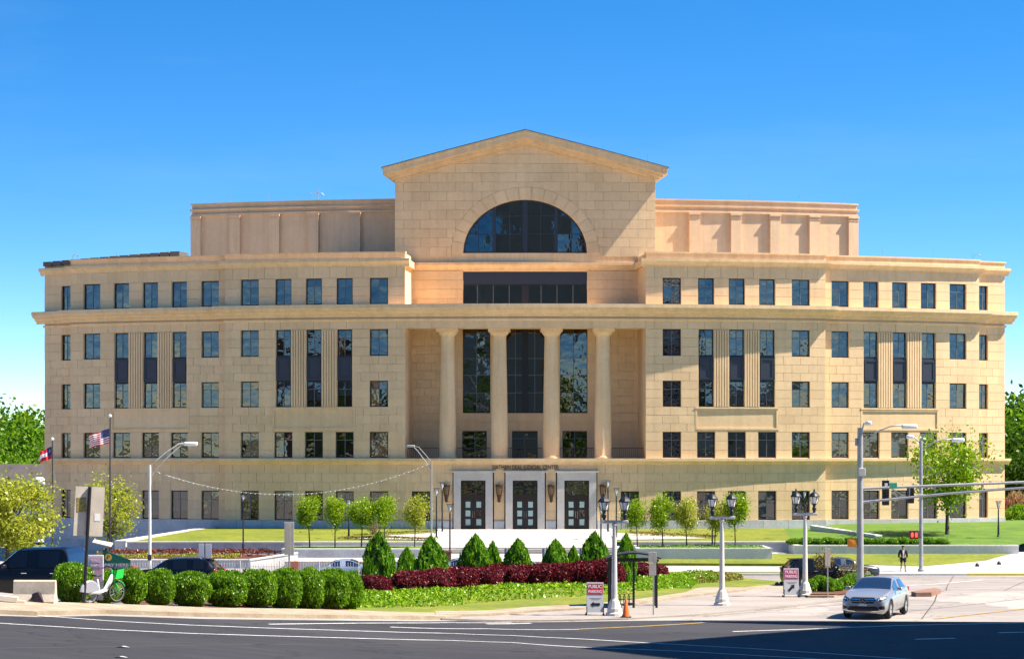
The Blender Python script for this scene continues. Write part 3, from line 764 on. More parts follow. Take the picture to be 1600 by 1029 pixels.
# raking cornice and roof
for sg in (1, -1):
    tip = HWP+.95; b = SB(); n = 10
    P = lambda t: t*tip
    layers = [(DP-.28, DP+.5, .0, .24), (DP-.55, DP+.5, .24, .52), (DP-.92, DP+.5, .52, .98), (DP-1.02, DP+.5, .98, 1.16)]
    for li, (d0, d1, h0, h1) in enumerate(layers):
        e_ = HWP+(.28, .55, .92, 1.02)[li]
        for i in range(n):
            s0 = e_*i/n; s1 = e_*(i+1)/n
            vs = []
            for s_ in (s0, s1):
                zz = ZAP-SLP*s_
                vs += [(s_, d0, zz+h0), (s_, d1, zz+h0), (s_, d1, zz+h1), (s_, d0, zz+h1)]
            fs = [(0, 4, 5, 1), (1, 5, 6, 2), (2, 6, 7, 3), (3, 7, 4, 0)]
            if i == n-1: fs.append((4, 5, 6, 7))
            b.add(vs, fs)
    bb(b if sg > 0 else flip(b), 'raking_cornice', TRIM)
    b = SB()
    for i in range(n):
        s0 = (HWP+1.06)*i/n; s1 = (HWP+1.06)*(i+1)/n; vs = []
        for s_ in (s0, s1):
            zz = ZAP-SLP*s_+1.165; vs += [(s_, DP-1.06, zz), (s_, 32, zz), (s_, 32, zz+.06), (s_, DP-1.06, zz+.06)]
        b.add(vs, [(0, 4, 5, 1), (1, 5, 6, 2), (2, 6, 7, 3), (3, 7, 4, 0)] + ([(4, 5, 6, 7)] if i == n-1 else []))
    bb(b if sg > 0 else flip(b), 'pediment_roof', ROOFM)
    b = SB(); a, e = HWP-.3, HWP+.9
    for li, (ov, h0, h1) in enumerate(((.28, 0, .24), (.55, .24, .52), (.92, .52, .98), (1.02, .98, 1.16))):
        zz = ZAP-SLP*(HWP+ov); b.sbox(HWP-.1, HWP+ov-.004, DP+.5, 32, zz+h0, zz+h1)
    bb(b if sg > 0 else flip(b), 'eaves_cornice', TRIM)

# set-back attic blocks
DA = 9.0; A1 = so(518, DA); AT = zy(313, DA+1.2)
for sg in (1, -1):
    sb = SB(); sb.sbox(HWP-.5, A1, DA, DA+14, 23, AT-.08); tmp = sb if sg > 0 else flip(sb)
    o = bb(tmp, 'attic_wall', STUCCO)
    sb = SB(); sb.sweep([(DA-.18, AT-.62), (DA-.18, AT-.5), (DA+.1, AT-.5), (DA+.1, AT-.7), (DA-.08, AT-.7)], HWP-.3, A1+.18); sb.sbox(HWP-.3, A1+.12, DA-.12, DA+.4, AT-.10, AT+.02)
    sb.sbox(A1, A1+.15, DA+.1, DA+14, AT-.68, AT-.52)
    bb(sb if sg > 0 else flip(sb), 'attic_cornice', STUCCO)
    for a, e in ((255, 272), (320, 336), (381, 397), (442, 458), (503, 518)):
        a, e = so(a, DA), so(e, DA)
        sb = SB(); sb.sbox(a, e, DA-.32, DA-.002, 23, AT-1.35); sb.sbox(a-.06, e+.06, DA-.42, DA-.003, AT-1.35, AT-1.18); sb.sbox(a-.02, e+.02, DA-.36, DA-.004, AT-1.6, AT-1.5)
        bb(sb if sg > 0 else flip(sb), 'pilaster', STUCCO)
    sb = SB(); sb.sbox(HWP-.3, A1+.02, DA-.20, DA-.002, AT-1.18, AT-.98); bb(sb if sg > 0 else flip(sb), 'attic_band', STUCCO)

# emit wall, rooms, roofs
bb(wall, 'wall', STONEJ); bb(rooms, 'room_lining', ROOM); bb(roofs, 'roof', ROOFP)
# stones: the largest 300 as objects, the others joined
J = .012
vis = sorted(range(len(BLOCKS)), key=lambda i: -((BLOCKS[i][1]-BLOCKS[i][0])*(BLOCKS[i][3]-BLOCKS[i][2])*cos(BLOCKS[i][0]/R) if BLOCKS[i][3] > -.5 else 0))
big = set(vis[:300]); restb = MB(); restg = MB()
UG = UNIT.copy(); UG.materials.clear(); UG.materials.append(GRAN)
for i, (a, e, z0, z1, d, gr) in enumerate(BLOCKS):
    if e-a < .08: continue
    c = (a+e)/2; w = e-a-2*J; h = z1-z0-2*J; jit = WR.uniform(-.004, .004); th = .075 if not gr else .14
    if i in big:
        o = link('stone_block', UG if gr else UNIT, CH); place(o, c, d+jit, (z0+z1)/2); o.scale = (w, th, h)
    else:
        t = SB(); t.sbox(a+J, e-J, d+jit, d+jit+th, z0+J, z1-J, 0, 9)
        (restg if gr else restb).add([Bp(*p) for p in t.v], t.f)
restb.build('stone_courses', STONEJ, CH)['kind'] = 'stuff'
if restg.v: restg.build('granite_courses', GRAN, CH)['kind'] = 'stuff'
# lightning rods and aerials
for off in (-460, -400, -330, -260, 260, 350, 430, 500):
    b = MB(); b.tube([(0, 0, 0), (0, 0, .8)], .015, 5); b.build('lightning_rod', GREYM, CH).location = Bp(soo(off, DA), DA+.2, AT)
for off in (-640, -560, 560, 640, 700):
    b = MB(); b.tube([(0, 0, 0), (0, 0, .7)], .015, 5); b.build('lightning_rod', GREYM, CH).location = Bp(soo(off, 1), 1.3, 24.1)
for s_ in (-11, -7, -3.5, 0, 3.5, 7, 11):
    b = MB(); b.tube([(0, 0, 0), (0, 0, .7)], .015, 5); b.build('lightning_rod', GREYM, CH).location = Bp(s_, DP-.8, ZAP-SLP*abs(s_)+1.2)
b = MB(); b.tube([(0, 0, 0), (0, 0, 1.0)], .03, 6); b.tube([(-.7, 0, .7), (.2, 0, .72)], .02, 5); b.tube([(.3, 0, .1), (.5, 0, .5), (.3, 0, .75)], .02, 5)
b.build('aerial', GREYM, CH).location = Bp(soo(-323, DA), DA+.3, AT)
for off in (-708, 702):
    b = MB(); b.tube([(0, 0, 0), (0, 0, .35), (.25, 0, .55), (.5, 0, .45)], .025, 5); b.lathe([(.05, .3), (.09, .42), (.02, .48)], (.5, 0, 0), 8); b.build('roof_camera', GREYM, CH).location = Bp(soo(off, 1), 1.2, 24.1)
# dark strip of rooftop panels on the left wing
b = SB()
for i in range(14):
    a = -S3+.2+i*1.0; b.sbox(a, a+.9, 1.2, 3.0, 23.98+.04*i-.3, 24.06+.04*i)
bb(b, 'rooftop_panels', ROOFM)

# ------------------------------------------------------------------ roads, pavements, lawns
edge = [(-250, 957), (0, 961), (60, 963), (160, 961), (320, 966), (560, 969), (720, 969), (980, 969), (1100, 968), (1350, 969.5), (1600, 971), (1850, 973)]
strip('road', [(-45, 28), (45, 28)], G(edge), .0, ASPH, 120, 30)
strip('concrete_road', [(-4, 92.5), (62, 92.5)], [(-1, 157), (62, 157)], -.008, CONCR, 60, 40)
def ribbon(name, pts, w, m, dz=.008):
    P = [Vector(p) for p in G(pts)]; lo = []; up = []
    for i, p in enumerate(P):
        t = (P[min(i+1, len(P)-1)]-P[max(0, i-1)]).normalized(); n_ = Vector((-t.y, t.x))*w/2
        lo.append(p-n_); up.append(p+n_)
    return strip(name, lo, up, dz, m, 50, 1)
ribbon('lane_marking', [(60, 961), (180, 970), (300, 976), (430, 981), (560, 985), (700, 988.5), (800, 992), (900, 997), (1000, 1003), (1200, 1014), (1420, 1029), (1500, 1036)], .14, WHITEP)
ribbon('lane_marking', [(-80, 969), (0, 973), (150, 982), (300, 989), (430, 993), (560, 996.5), (700, 999.5), (800, 1003), (900, 1010), (1050, 1016), (1280, 1029), (1400, 1037)], .14, WHITEP)
ribbon('lane_marking', [(420, 974.5), (560, 972.8), (700, 972), (800, 971.5)], .16, WHITEP)
ribbon('lane_marking', [(760, 974), (830, 973)], .3, WHITEP)
ribbon('lane_marking', [(610, 979), (760, 981.5), (905, 982.5)], .16, WHITEP)
ribbon('lane_marking', [(905, 982.2), (1000, 978), (1080, 973.5), (1100, 972)], .24, YELP, .010)
ribbon('lane_marking', [(1145, 986), (1280, 981.5), (1420, 976), (1600, 972.5)], .2, WHITEP)
ribbon('lane_marking', [(1430, 998), (1492, 996.5)], .25, WHITEP)
ribbon('lane_marking', [(1560, 988), (1640, 986)], .25, WHITEP)
ribbon('lane_marking', [(1460, 966), (1540, 957), (1640, 946)], .22, YELP)
ribbon('lane_marking', [(1380, 916), (1460, 912), (1536, 905.5)], .25, WHITEP)
TAR = mat('tar_joint', (.05, .045, .04), .9)
for q in ([(1000, 955), (1180, 940), (1330, 921)], [(1100, 962), (1300, 945), (1460, 926), (1600, 908)], [(1300, 966), (1480, 948), (1640, 930)], [(1440, 966), (1460, 940), (1480, 915), (1490, 899)], [(1180, 953.5), (1262, 944.5), (1345, 934.5)], [(1380, 905), (1500, 903), (1640, 902)]):
    ribbon('road_joint', q, .05, TAR, .004)
for q in ([(0, 995), (300, 1004), (700, 1010), (1100, 1018)], [(0, 1012), (400, 1006), (760, 1001)], [(560, 978), (700, 990), (900, 1022)]):
    ribbon('tar_seam', q, .12, TAR, .004)
for q_, lab_ in (((190, 1011), 'crumpled white paper scrap lying on the asphalt'), ((187, 1027), 'flat white paper scrap at the near edge of the asphalt')):
    p_ = gp(*q_); b = MB(); b.add([(-.22, 0, .01), (0, -.05, .05), (.24, .02, .01), (.05, .18, .04), (-.12, .16, .015)], [(0, 1, 3, 4), (1, 2, 3)])
    o = b.build('paper_scrap', mat('paper_white', (.6, .58, .52), .8) if 'paper_white' not in MATS else MATS['paper_white']); o.location = (p_.x, p_.y, gz(p_.x, p_.y)); tag(o, lab_, 'litter')
pv_up = [(-250, 943), (0, 944), (80, 945), (250, 950.5), (330, 954), (560, 958), (720, 960)]
pv_lo = [(-250, 955), (0, 958), (60, 960.5), (160, 957.5), (320, 962.5), (560, 965.5), (720, 966.5)]
strip('pavement', G(pv_lo), G(pv_up), .13, KERBM, 110, 6, thick=.3)
gl = [(545, 958), (680, 959), (764, 958), (830, 952), (914, 948), (997, 940), (1072, 929), (1166, 920), (1228, 914)]
gu = [(545, 912), (620, 906), (700, 903), (800, 898), (900, 896), (1040, 896), (1110, 896), (1166, 905), (1228, 911)]
kl = [(545, 964), (680, 964.5), (764, 963.5), (830, 958), (914, 953.5), (997, 945.5), (1072, 934), (1166, 924.5), (1240, 917)]
sl = [(690, 967.3), (980, 967.3), (1090, 961), (1180, 953), (1260, 944), (1300, 939), (1345, 934)]
strip('verge_grass', G(gl), G(gu), .10, GRASSM, 90, 10, thick=.3)
strip('kerb', G(kl[1:]), G(gl[1:]), .15, KERBM, 90, 2, thick=.3)
strip('pavement', G(sl), G([(690, 964.8), (764, 963.7), (830, 958.2), (914, 953.7), (997, 945.7), (1072, 934.2), (1166, 924.7), (1240, 917.2), (1290, 912)]), .06, SIDEW, 90, 6, thick=.2)
strip('planting_bed', G([(40, 944.5), (250, 950.8), (330, 954.3), (560, 958.3)]), G([(40, 915), (250, 915), (330, 915), (560, 915)]), .09, MULCH, 60, 8, thick=.3)
# far side of the side street
strip('far_kerb', [(8, 157), (31, 157)], [(8, 157.25), (31, 157.25)], .14, GRANL, 30, 1, thick=.3)
strip('painted_kerb', [(31.002, 157), (62, 157)], [(31.002, 157.6), (62, 157.6)], .142, mat('yellow_kerb_paint', (.70, .55, .10), .7, (.6, .48, .12), 2), 20, 1, thick=.3)
strip('far_verge', [(5, 157.26), (21.8, 157.26)], [(5, 160), (21.8, 160)], .13, GRASSM, 20, 2, thick=.3)
strip('far_pavement', [(5, 160.01), (24, 160.01)], [(5, 165.5), (24, 165.5)], .132, PLAZA, 20, 4, thick=.3)
strip('far_pavement', [(21.81, 157.62), (64, 157.62)], [(24.01, 176), (64, 176)], .128, PLAZA, 30, 10, thick=.3)
strip('bank_grass', G([(985, 884), (1330, 884), (1440, 887), (1540, 878), (1588, 866)]), G([(985, 869.5), (1240, 868), (1400, 866.5), (1540, 865.5), (1592, 865)]), .16, GRASSM, 60, 5, thick=.3)
strip('garden_path', [(8, 169.0), (21, 169.2)], [(8, 176), (21.5, 176)], .10, PLAZA, 20, 4, thick=.3)
# ------------------------------------------------------------------ terrace, steps, plaza
def tz(x, y): return .12+(min(y, 194.5)-178)/16.5*.46
strip('terrace_lawn', [(-29.6, 178.1), (-5.9, 178.1)], [(-25.4, 201), (-5.9, 197)], 0, GRASSM, 30, 12, zf=tz, thick=1.0)
strip('terrace_lawn', [(8.1, 178.1), (21.6, 178.1)], [(8.1, 197), (23.95, 201)], 0, GRASSM, 30, 12, zf=tz)
def tz2(x, y): return tz(x, y)+.35*sm(24, 30, x)*sm(176, 190, y)
strip('terrace_lawn', [(21.31, 174.1), (38.2, 174.1)], [(23.61, 201), (56, 214)], 0.006, GRASS2, 40, 12, zf=tz2, thick=1.0)
strip('entrance_plaza', [(-16.2, 164), (8.0, 164)], [(-16.2, 178), (8.0, 178)], 0, PLAZA, 10, 4, zf=lambda x, y: -.75, thick=.9)
b = MB()
st = empty('entrance_steps', (1.1, 189, 0), 0); st['kind'] = 'structure'
b = MB(); b.prism([(7, -2.4), (7, .58), (0, .58), (-11, -.30), (-11, -2.4)], -6.9, 6.9, 'yz'); b.build('ramped_forecourt', PLAZA, st)
for i in range(3):
    b = MB(); b.box(-6.9, 6.9, -11-.55*(i+1), -11-.55*i-.002, -2.4, -.30-.15*(i+1)+.004*i); b.build('step', PLAZA if i != 1 else SIDEW, st)
for sx in (-1, 1):                                    # cheek walls
    b = MB(); b.prism([(-12.6, -2.4), (7, -2.4), (7, .62), (0, .62), (-11, -.22), (-12.6, -.3)], sx*6.92, sx*7.35, 'yz'); b.build('cheek_wall', GRANL, st)
strip('curved_path', [(-13.2, 182), (-5.95, 180.2)], [(-12, 184.2), (-5.95, 189.5)], .03, PLAZA, 12, 3, zf=tz)
strip('curved_path', [(8.15, 180.2), (15.5, 182)], [(8.15, 189.5), (14.2, 184.2)], .03, PLAZA, 12, 3, zf=tz)
def walls(name, p0, p1, zb0, zt0, zt1, th, m, label, pw=1.9, cope=None, cat='wall', group=None):
    p0 = Vector(p0); p1 = Vector(p1); L = (p1-p0).length; a = atan2(p1.y-p0.y, p1.x-p0.x)
    o = empty(name, (p0.x, p0.y, 0), a, label, cat, group); k = max(1, int(round(L/pw))); w = L/k
    b = MB(); 
    b.add([(0, .03, zb0), (L, .03, zb0), (L, th, zb0), (0, th, zb0), (0, .03, zt0-.10), (L, .03, zt1-.10), (L, th, zt1-.10), (0, th, zt0-.10)],
          [(3,2,1,0),(4,5,6,7),(0,1,5,4),(1,2,6,5),(2,3,7,6),(3,0,4,7)]); b.build('core', m, o)
    for i in range(k):
        x0, x1 = i*w+.012, (i+1)*w-.012; za = zt0+(zt1-zt0)*x0/L-.12; zc = zt0+(zt1-zt0)*x1/L-.12
        b = MB(); b.add([(x0, 0, zb0), (x1, 0, zb0), (x1, .05, zb0), (x0, .05, zb0), (x0, 0, za), (x1, 0, zc), (x1, .05, zc), (x0, .05, za)],
              [(3,2,1,0),(4,5,6,7),(0,1,5,4),(1,2,6,5),(2,3,7,6),(3,0,4,7)]); b.build('panel', m, o)
    b = MB(); b.add([(-.02, -.04, zt0-.11), (L+.02, -.04, zt1-.11), (L+.02, th+.03, zt1-.11), (-.02, th+.03, zt0-.11), (-.02, -.04, zt0), (L+.02, -.04, zt1), (L+.02, th+.03, zt1), (-.02, th+.03, zt0)],
          [(3,2,1,0),(4,5,6,7),(0,1,5,4),(1,2,6,5),(2,3,7,6),(3,0,4,7)]); b.build('coping', cope or m, o)
    return o
walls('retaining_wall', (-29.7, 177.7), (-6.9, 177.7), -2.5, .16, .16, .45, GRAN, 'long grey granite retaining wall behind the red and yellow flower bed', cope=GRANL)
walls('retaining_wall', (9.0, 177.7), (21.3, 177.7), -1.5, .16, .16, .45, GRAN, 'grey granite retaining wall behind the planter with young trees beside the black street lantern', cope=GRANL)
walls('retaining_wall', (21.3, 173.7), (38.2, 173.7), -1.5, .04, .04, .45, GRANL, 'pale granite retaining wall with low hedge above, behind the walking person')
walls('retaining_wall', (21.3, 177.9), (21.3, 174.15), -1.5, .14, .04, .4, GRANL, 'short return wall joining two granite retaining walls beside low hedge')
o = walls('coping_wall', (-29.9, 178.3), (-25.6, 198.6), -2.5, .20, .66, .9, GRANL, 'sloping white capped terrace wall climbing from the flower bed to the courthouse', 2.4)
walls('coping_wall', (24.9, 192.5), (28.6, 181.0), -.6, .98, .55, .5, GRANL, 'low sloping pale stone ramp wall crossing the lawn under the traffic signal arm', 2.4)
def planter(name, x0, x1, y0, y1, zt, zb, label, soil, m=GRAN):
    o = empty(name, ((x0+x1)/2, y0, zb), 0, label, 'planter'); w = x1-x0; h = zt-zb; k = int(round(w/1.9))
    b = MB(); b.box(-w/2, w/2, .03, .4, 0, h-.02); b.box(-w/2, w/2, y1-y0-.3, y1-y0, 0, h); b.box(-w/2, -w/2+.3, .4, y1-y0-.3, 0, h); b.box(w/2-.3, w/2, .4, y1-y0-.3, 0, h); b.build('core', m, o)
    for i in range(k):
        b = MB(); b.box(-w/2+i*w/k+.012, -w/2+(i+1)*w/k-.012, 0, .06, 0, h-.09); b.build('panel', m, o)
    b = MB(); b.box(-w/2-.03, w/2+.03, -.04, .42, h-.08, h+.02); b.build('coping', GRANL, o)
    b = MB(); b.box(-w/2+.3, w/2-.3, .42, y1-y0-.3, h-.3, h-.02); b.build('soil', soil, o)
    return o
planter('planter', -17.0, -5.6, 170, 176, -.10, -1.4, 'long grey granite planter with five young trees left of the entrance steps', GRASS2)
planter('planter', 9.2, 19.2, 170, 176, -.06, -1.4, 'long pale granite planter with grass and young trees right of the entrance steps', GRASS2, GRANL)
planter('planter', -31, -16.4, 167.6, 177.4, -.78, -2.4, 'low grey walled bed of red and yellow plants beside the street lamp', MULCH)
walls('ramp_wall', (-18.9, 166.2), (-15.6, 167.8), -1.4, -.7, -.25, .3, GRANL, 'small pale stone ramp wall at the end of the flower bed', 1.6)

# ------------------------------------------------------------------ foliage generators
def noise3(p, seed, fr=2.2):
    r = np.random.default_rng(seed); s = np.zeros(len(p))
    for k in range(5):
        v = r.normal(size=3)*fr*(1+.5*k); s += np.sin(p@v+r.uniform(0, 6.3))/(1+.5*k)
    return s/2.4
def leaves(name, P, N, size, m, rng, extra=None, em=None, asp=.5, align=.55):
    n = len(P); rn = rng.normal(size=(n, 3)); rn /= np.linalg.norm(rn, axis=1)[:, None]
    nn = N*align+rn*(1-align); nn /= np.linalg.norm(nn, axis=1)[:, None]+1e-9
    r2 = rng.normal(size=(n, 3)); u = np.cross(nn, r2); u /= np.linalg.norm(u, axis=1)[:, None]+1e-9; w = np.cross(nn, u)
    s = size*rng.uniform(.6, 1.35, size=(n, 1))
    V = np.empty((n, 4, 3)); V[:, 0] = P-u*s*.5; V[:, 1] = P+w*s*asp*.5+nn*s*.06; V[:, 2] = P+u*s*.5; V[:, 3] = P-w*s*asp*.5+nn*s*.06
    V = V.reshape(-1, 3); F_ = np.arange(4*n).reshape(-1, 4); nf = n
    mi = np.zeros(n, int)
    if extra:
        ev = np.array(extra.v); ef = extra.f
    me = bpy.data.meshes.new(name)
    if extra:
        me.from_pydata(np.vstack([V, ev]).tolist(), [], F_.tolist()+[tuple(i+4*n for i in f) for f in ef])
        me.polygons.foreach_set('material_index', [0]*n+[1]*len(ef))
    else:
        me.vertices.add(4*n); me.vertices.foreach_set('co', V.ravel()); me.loops.add(4*n); me.loops.foreach_set('vertex_index', F_.ravel().astype(np.int32))
        me.polygons.add(n); me.polygons.foreach_set('loop_start', np.arange(0, 4*n, 4, dtype=np.int32)); me.update(calc_edges=True)
    me.materials.append(m)
    if em: me.materials.append(em)
    me.validate(); return me
def sphere_dirs(n, rng):
    d = rng.normal(size=(n, 3)); return d/np.linalg.norm(d, axis=1)[:, None]
CORE = mat('twig_core', (.02, .025, .01), 1.0)
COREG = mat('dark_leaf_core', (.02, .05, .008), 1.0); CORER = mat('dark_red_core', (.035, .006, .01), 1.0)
def lump_core(fn, k=.8, nu=14, nv=9):
    b = MB()
    for i in range(nv+1):
        th = pi*i/nv
        for j in range(nu):
            ph = 2*pi*j/nu; d = np.array([[sin(th)*cos(ph), sin(th)*sin(ph), cos(th)]]); b.v.append(tuple((fn(d)[0]*k)))
    for i in range(nv):
        for j in range(nu): b.f.append((i*nu+j, i*nu+(j+1) % nu, (i+1)*nu+(j+1) % nu, (i+1)*nu+j)); b.m.append(0)
    return b
def shrub_mesh(name, seed, m, n=3200, p=2.8, size=.12, lump=.06, core=COREG, flat=1.0, align=.5):
    """unit shrub: half widths 1, z from 0 to 1"""
    rng = np.random.default_rng(seed)
    def surf(d):
        r = (np.abs(d[:, 0])**p+np.abs(d[:, 1])**p+np.abs(d[:, 2])**p)**(-1/p)
        r = r*(1+lump*noise3(d*2, seed)); q = d*r[:, None]; return q
    d = sphere_dirs(n, rng); q = surf(d)*np.clip(1.0-np.abs(rng.normal(0, .055, size=(n, 1))), .7, 1.04)*(1+.03*rng.normal(size=(n, 1)))
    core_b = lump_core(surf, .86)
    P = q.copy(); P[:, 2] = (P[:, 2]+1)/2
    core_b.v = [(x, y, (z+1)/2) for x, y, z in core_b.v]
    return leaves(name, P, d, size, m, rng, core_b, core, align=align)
def cone_mesh(name, seed, m, n=3400, size=.17):
    rng = np.random.default_rng(seed)
    h = rng.uniform(0, 1, n)**1.25; ph = rng.uniform(0, 2*pi, n)
    rr = (1-h**2.7)**.8*(1+.13*np.sin(ph*3+seed+4*h)+.10*np.sin(ph*5+11*h+seed)+.06*np.sin(ph*9-17*h))*np.where(h < .08, .8+h*2.5, 1)
    rr = rr*np.clip(1-np.abs(rng.normal(0, .10, n)), .5, 1.05)
    P = np.stack([rr*np.cos(ph), rr*np.sin(ph), h], 1); N = np.stack([np.cos(ph), np.sin(ph), .45+0*h], 1)
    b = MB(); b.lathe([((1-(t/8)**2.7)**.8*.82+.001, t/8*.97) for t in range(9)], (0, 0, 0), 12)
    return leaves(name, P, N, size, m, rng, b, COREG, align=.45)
def put(name, me, p, sx, sy, sz, label, cat, group=None, rz=0, stem=True):
    o = empty(name, p, rz, label, cat, group)
    f = link('foliage', me, o); f.scale = (sx, sy, sz)
    if stem:
        b = STEM; s_ = link('stem', b, o); s_.scale = (.06, .06, sz*.5)
    return o
_b = MB(); _b.lathe([(1.2, -.1), (1, .2), (.8, 1)], (0, 0, 0), 7); STEM = bpy.data.meshes.new('stem'); STEM.from_pydata(_b.v, [], _b.f); STEM.materials.append(BARK)

BOXV = [shrub_mesh('box_foliage', 20+i, L_BOX, 7000, 2.5, .115, .10, align=.25) for i in range(4)]
gsh = [(106, 56, 880, 944), (158, 48, 892, 945), (200, 46, 888, 946.5), (242, 46, 890, 948), (292, 56, 894, 950), (348, 58, 892, 951), (397, 56, 890, 952), (440, 50, 888, 953), (478, 50, 887, 953.5), (515, 50, 888, 954), (542, 40, 892, 954)]
ghow = ['rounded green hedge shrub beside the concrete barrier', 'rounded green hedge shrub behind the rental bicycle', 'rounded green hedge shrub just right of the rental bicycle', 'narrow clipped green shrub, second from the rental bicycle',
        'rounded clipped green shrub in front of the black estate car', 'clipped green shrub at the tail light of the black estate car', 'broad clipped green shrub left of the tall sign post', 'clipped green shrub right behind the tall sign post',
        'clipped green shrub under the orange notice by the sign post', 'clipped green shrub second from the red leaved shrubs', 'end green shrub touching the first red leaved shrub']
for i, (px, w, t, bs) in enumerate(gsh):
    p = gp(px, bs); p = gp(px, bs)+Vector((0, .5, 0)); z = gz(p.x, p.y); k = p.y/F; hw = w*k/2*1.06
    put('hedge_shrub', BOXV[i % 4], (p.x, p.y+hw*.6, z+.05), hw*1.05, hw*.95, (bs-t)*k*.93, ghow[i], 'shrub', 'clipped green hedge shrubs along the kerb', RNG.choice([0, pi/2, pi, -pi/2]))
REDV = [shrub_mesh('red_foliage', 40+i, L_RED, 3600, 2.4, .13, .10, CORER, align=.2) for i in range(4)]
rsh = [(584, 48, 900, 932), (642, 56, 893, 928), (680, 54, 890, 927), (717, 54, 888, 925), (754, 54, 888, 922), (791, 54, 886, 920), (827, 54, 885, 918), (861, 54, 884, 916), (896, 54, 881, 913), (931, 54, 878, 911), (963, 52, 877, 908), (995, 50, 879, 906), (1022, 40, 882, 905)]
for i, (px, w, t, bs) in enumerate(rsh):
    p = gp(px, bs); k = p.y/F; hw = w*k/2*1.12; z = gz(p.x, p.y)
    lab = {0: 'lone dark red shrub between the green hedge and the tall cone shrub', 12: 'last dark red shrub in the row, beyond the bus shelter'}.get(i, 'dark red leaved shrub in the continuous clipped red hedge row')
    put('red_shrub', REDV[i % 4], (p.x, p.y+hw*.5, z), hw, hw*.9, (bs-t)*k*1.03, lab, 'shrub', 'dark red shrubs in a row', RNG.uniform(0, 6.28))
for px, t in ((700, 884), (735, 883), (775, 882), (812, 882), (848, 880), (882, 879), (915, 876), (948, 874)):
    d = 121.5; p = at(px, t, d); z = gz(p.x, d)
    put('red_shrub', REDV[RNG.randrange(4)], (p.x, d, z), 1.0, .9, p.z-z, 'dark red leaved shrub in the back row of the red hedge', 'shrub', 'dark red shrubs in the back row', RNG.uniform(0, 6.28))
CONEV = [cone_mesh('cone_foliage', 60+i, L_CONE) for i in range(4)]
csh = [(592, 50, 834, 115.5, 'tallest cone shaped evergreen shrub, standing by the lone red shrub'), (636, 36, 857, 127, 'small cone shrub behind the white picket fence'), (673, 50, 840, 120, 'broad cone shrub left of the tall torch lamp'),
       (743, 52, 838, 122, 'broad cone shrub right of the brown litter bin'), (770, 30, 848, 126, 'slim cone shrub close behind a broad one, left of a bollard'), (810, 46, 844, 122.5, 'cone shrub standing between two grey bollards'),
       (868, 46, 845, 122.5, 'cone shrub in front of the third entrance door'), (896, 28, 855, 126, 'small cone shrub tucked behind a bigger one near the red hedge'), (929, 50, 834, 123, 'tall broad cone shrub left of the bus shelter'), (978, 34, 836, 130, 'cone shrub rising behind the bus shelter roof')]
for i, (px, w, t, d, lab) in enumerate(csh):
    p = at(px, t, d); z = gz(p.x, d)
    put('cone_shrub', CONEV[i % 4], (p.x, d, z), w*d/F/2*1.08, w*d/F/2*1.08, p.z-z, lab, 'shrub', 'cone shaped evergreen shrubs', RNG.uniform(0, 6.28))
# ground cover (uncountable)
def cover(name, lowpx, uppx, n, size, m, h, label, seed, zf=None, pts=None):
    rng = np.random.default_rng(seed); A = poly_s(pts[0] if pts else G(lowpx), 40); B_ = poly_s(pts[1] if pts else G(uppx), 40)
    t = rng.uniform(0, 40, n); v = rng.uniform(0, 1, n); P = np.empty((n, 3)); zf = zf or gz
    for i in range(n):
        k = int(t[i]); f = t[i]-k; q = A[k].lerp(A[k+1], f).lerp(B_[k].lerp(B_[k+1], f), v[i]); P[i] = (q.x, q.y, zf(q.x, q.y))
    hh = h*(.65+.35*noise3(P*np.array([1, 1, 0]), seed, 1.1))*np.clip(np.minimum(v, 1-v)*12, .25, 1)
    P[:, 2] += .08+np.abs(hh)*rng.uniform(.25, 1, n)**.5
    N = np.tile(np.array([0, -.3, .8]), (n, 1))
    o = link(name, leaves(name, P, N, size, m, rng, align=.35)); tag(o, label, kind='stuff'); return o
cover('ground_cover', [(560, 952), (640, 951), (680, 951), (755, 944), (830, 938), (914, 934), (1035, 924), (1087, 914), (1162, 907)], [(560, 930), (620, 922), (700, 918), (800, 912), (900, 906), (1000, 900), (1050, 899), (1100, 897), (1150, 903)], 34000, .17, L_COVER, .38, 'bright green leafy ground cover below the red hedge', 5)
cover('dry_ground_cover', [(1090, 914), (1130, 911), (1160, 908)], [(1080, 899), (1120, 900), (1158, 904)], 1600, .17, L_BROWN, .45, 'dry brown ground cover at the end of the bed', 6)
cover('bed_plants', 0, 0, 3600, .20, L_REDBED, .5, 'red leaved plants in the granite bed', 7, zf=lambda x, y: -.8, pts=([(-30.5, 171), (-17, 171)], [(-30.5, 176.5), (-19, 176.5)]))
cover('bed_plants', 0, 0, 2200, .18, L_YELBED, .35, 'yellow low plants along the front of the granite bed', 8, zf=lambda x, y: -.8, pts=([(-30.5, 168.2), (-20, 168.2)], [(-30.5, 170.6), (-20, 170.6)]))
cover('planter_grass', 0, 0, 2500, .12, L_BOX, .14, 'grass in the planter right of the steps', 9, zf=lambda x, y: -.16, pts=([(9.6, 170.6), (18.8, 170.6)], [(9.6, 175.4), (18.8, 175.4)]))
cover('flower_bed', 0, 0, 1500, .16, L_BROWN, .25, 'brown flower bed edging the curved path on the lawn', 10, zf=tz, pts=([(-13.8, 181.2), (-6, 179.2)], [(-13.0, 182.0), (-6, 180.0)]))
cover('flower_bed', 0, 0, 1500, .16, L_BROWN, .25, 'brown flower bed edging the right curved path', 12, zf=tz, pts=([(9.5, 185.6), (16, 181.8)], [(9.5, 188), (16.4, 183.5)]))
cover('flower_bed', 0, 0, 900, .14, L_BROWN, .2, 'dry flower bed on the upper left lawn', 13, zf=tz, pts=([(-12.8, 184.4), (-6, 189.6)], [(-12, 185.4), (-6, 191)]))

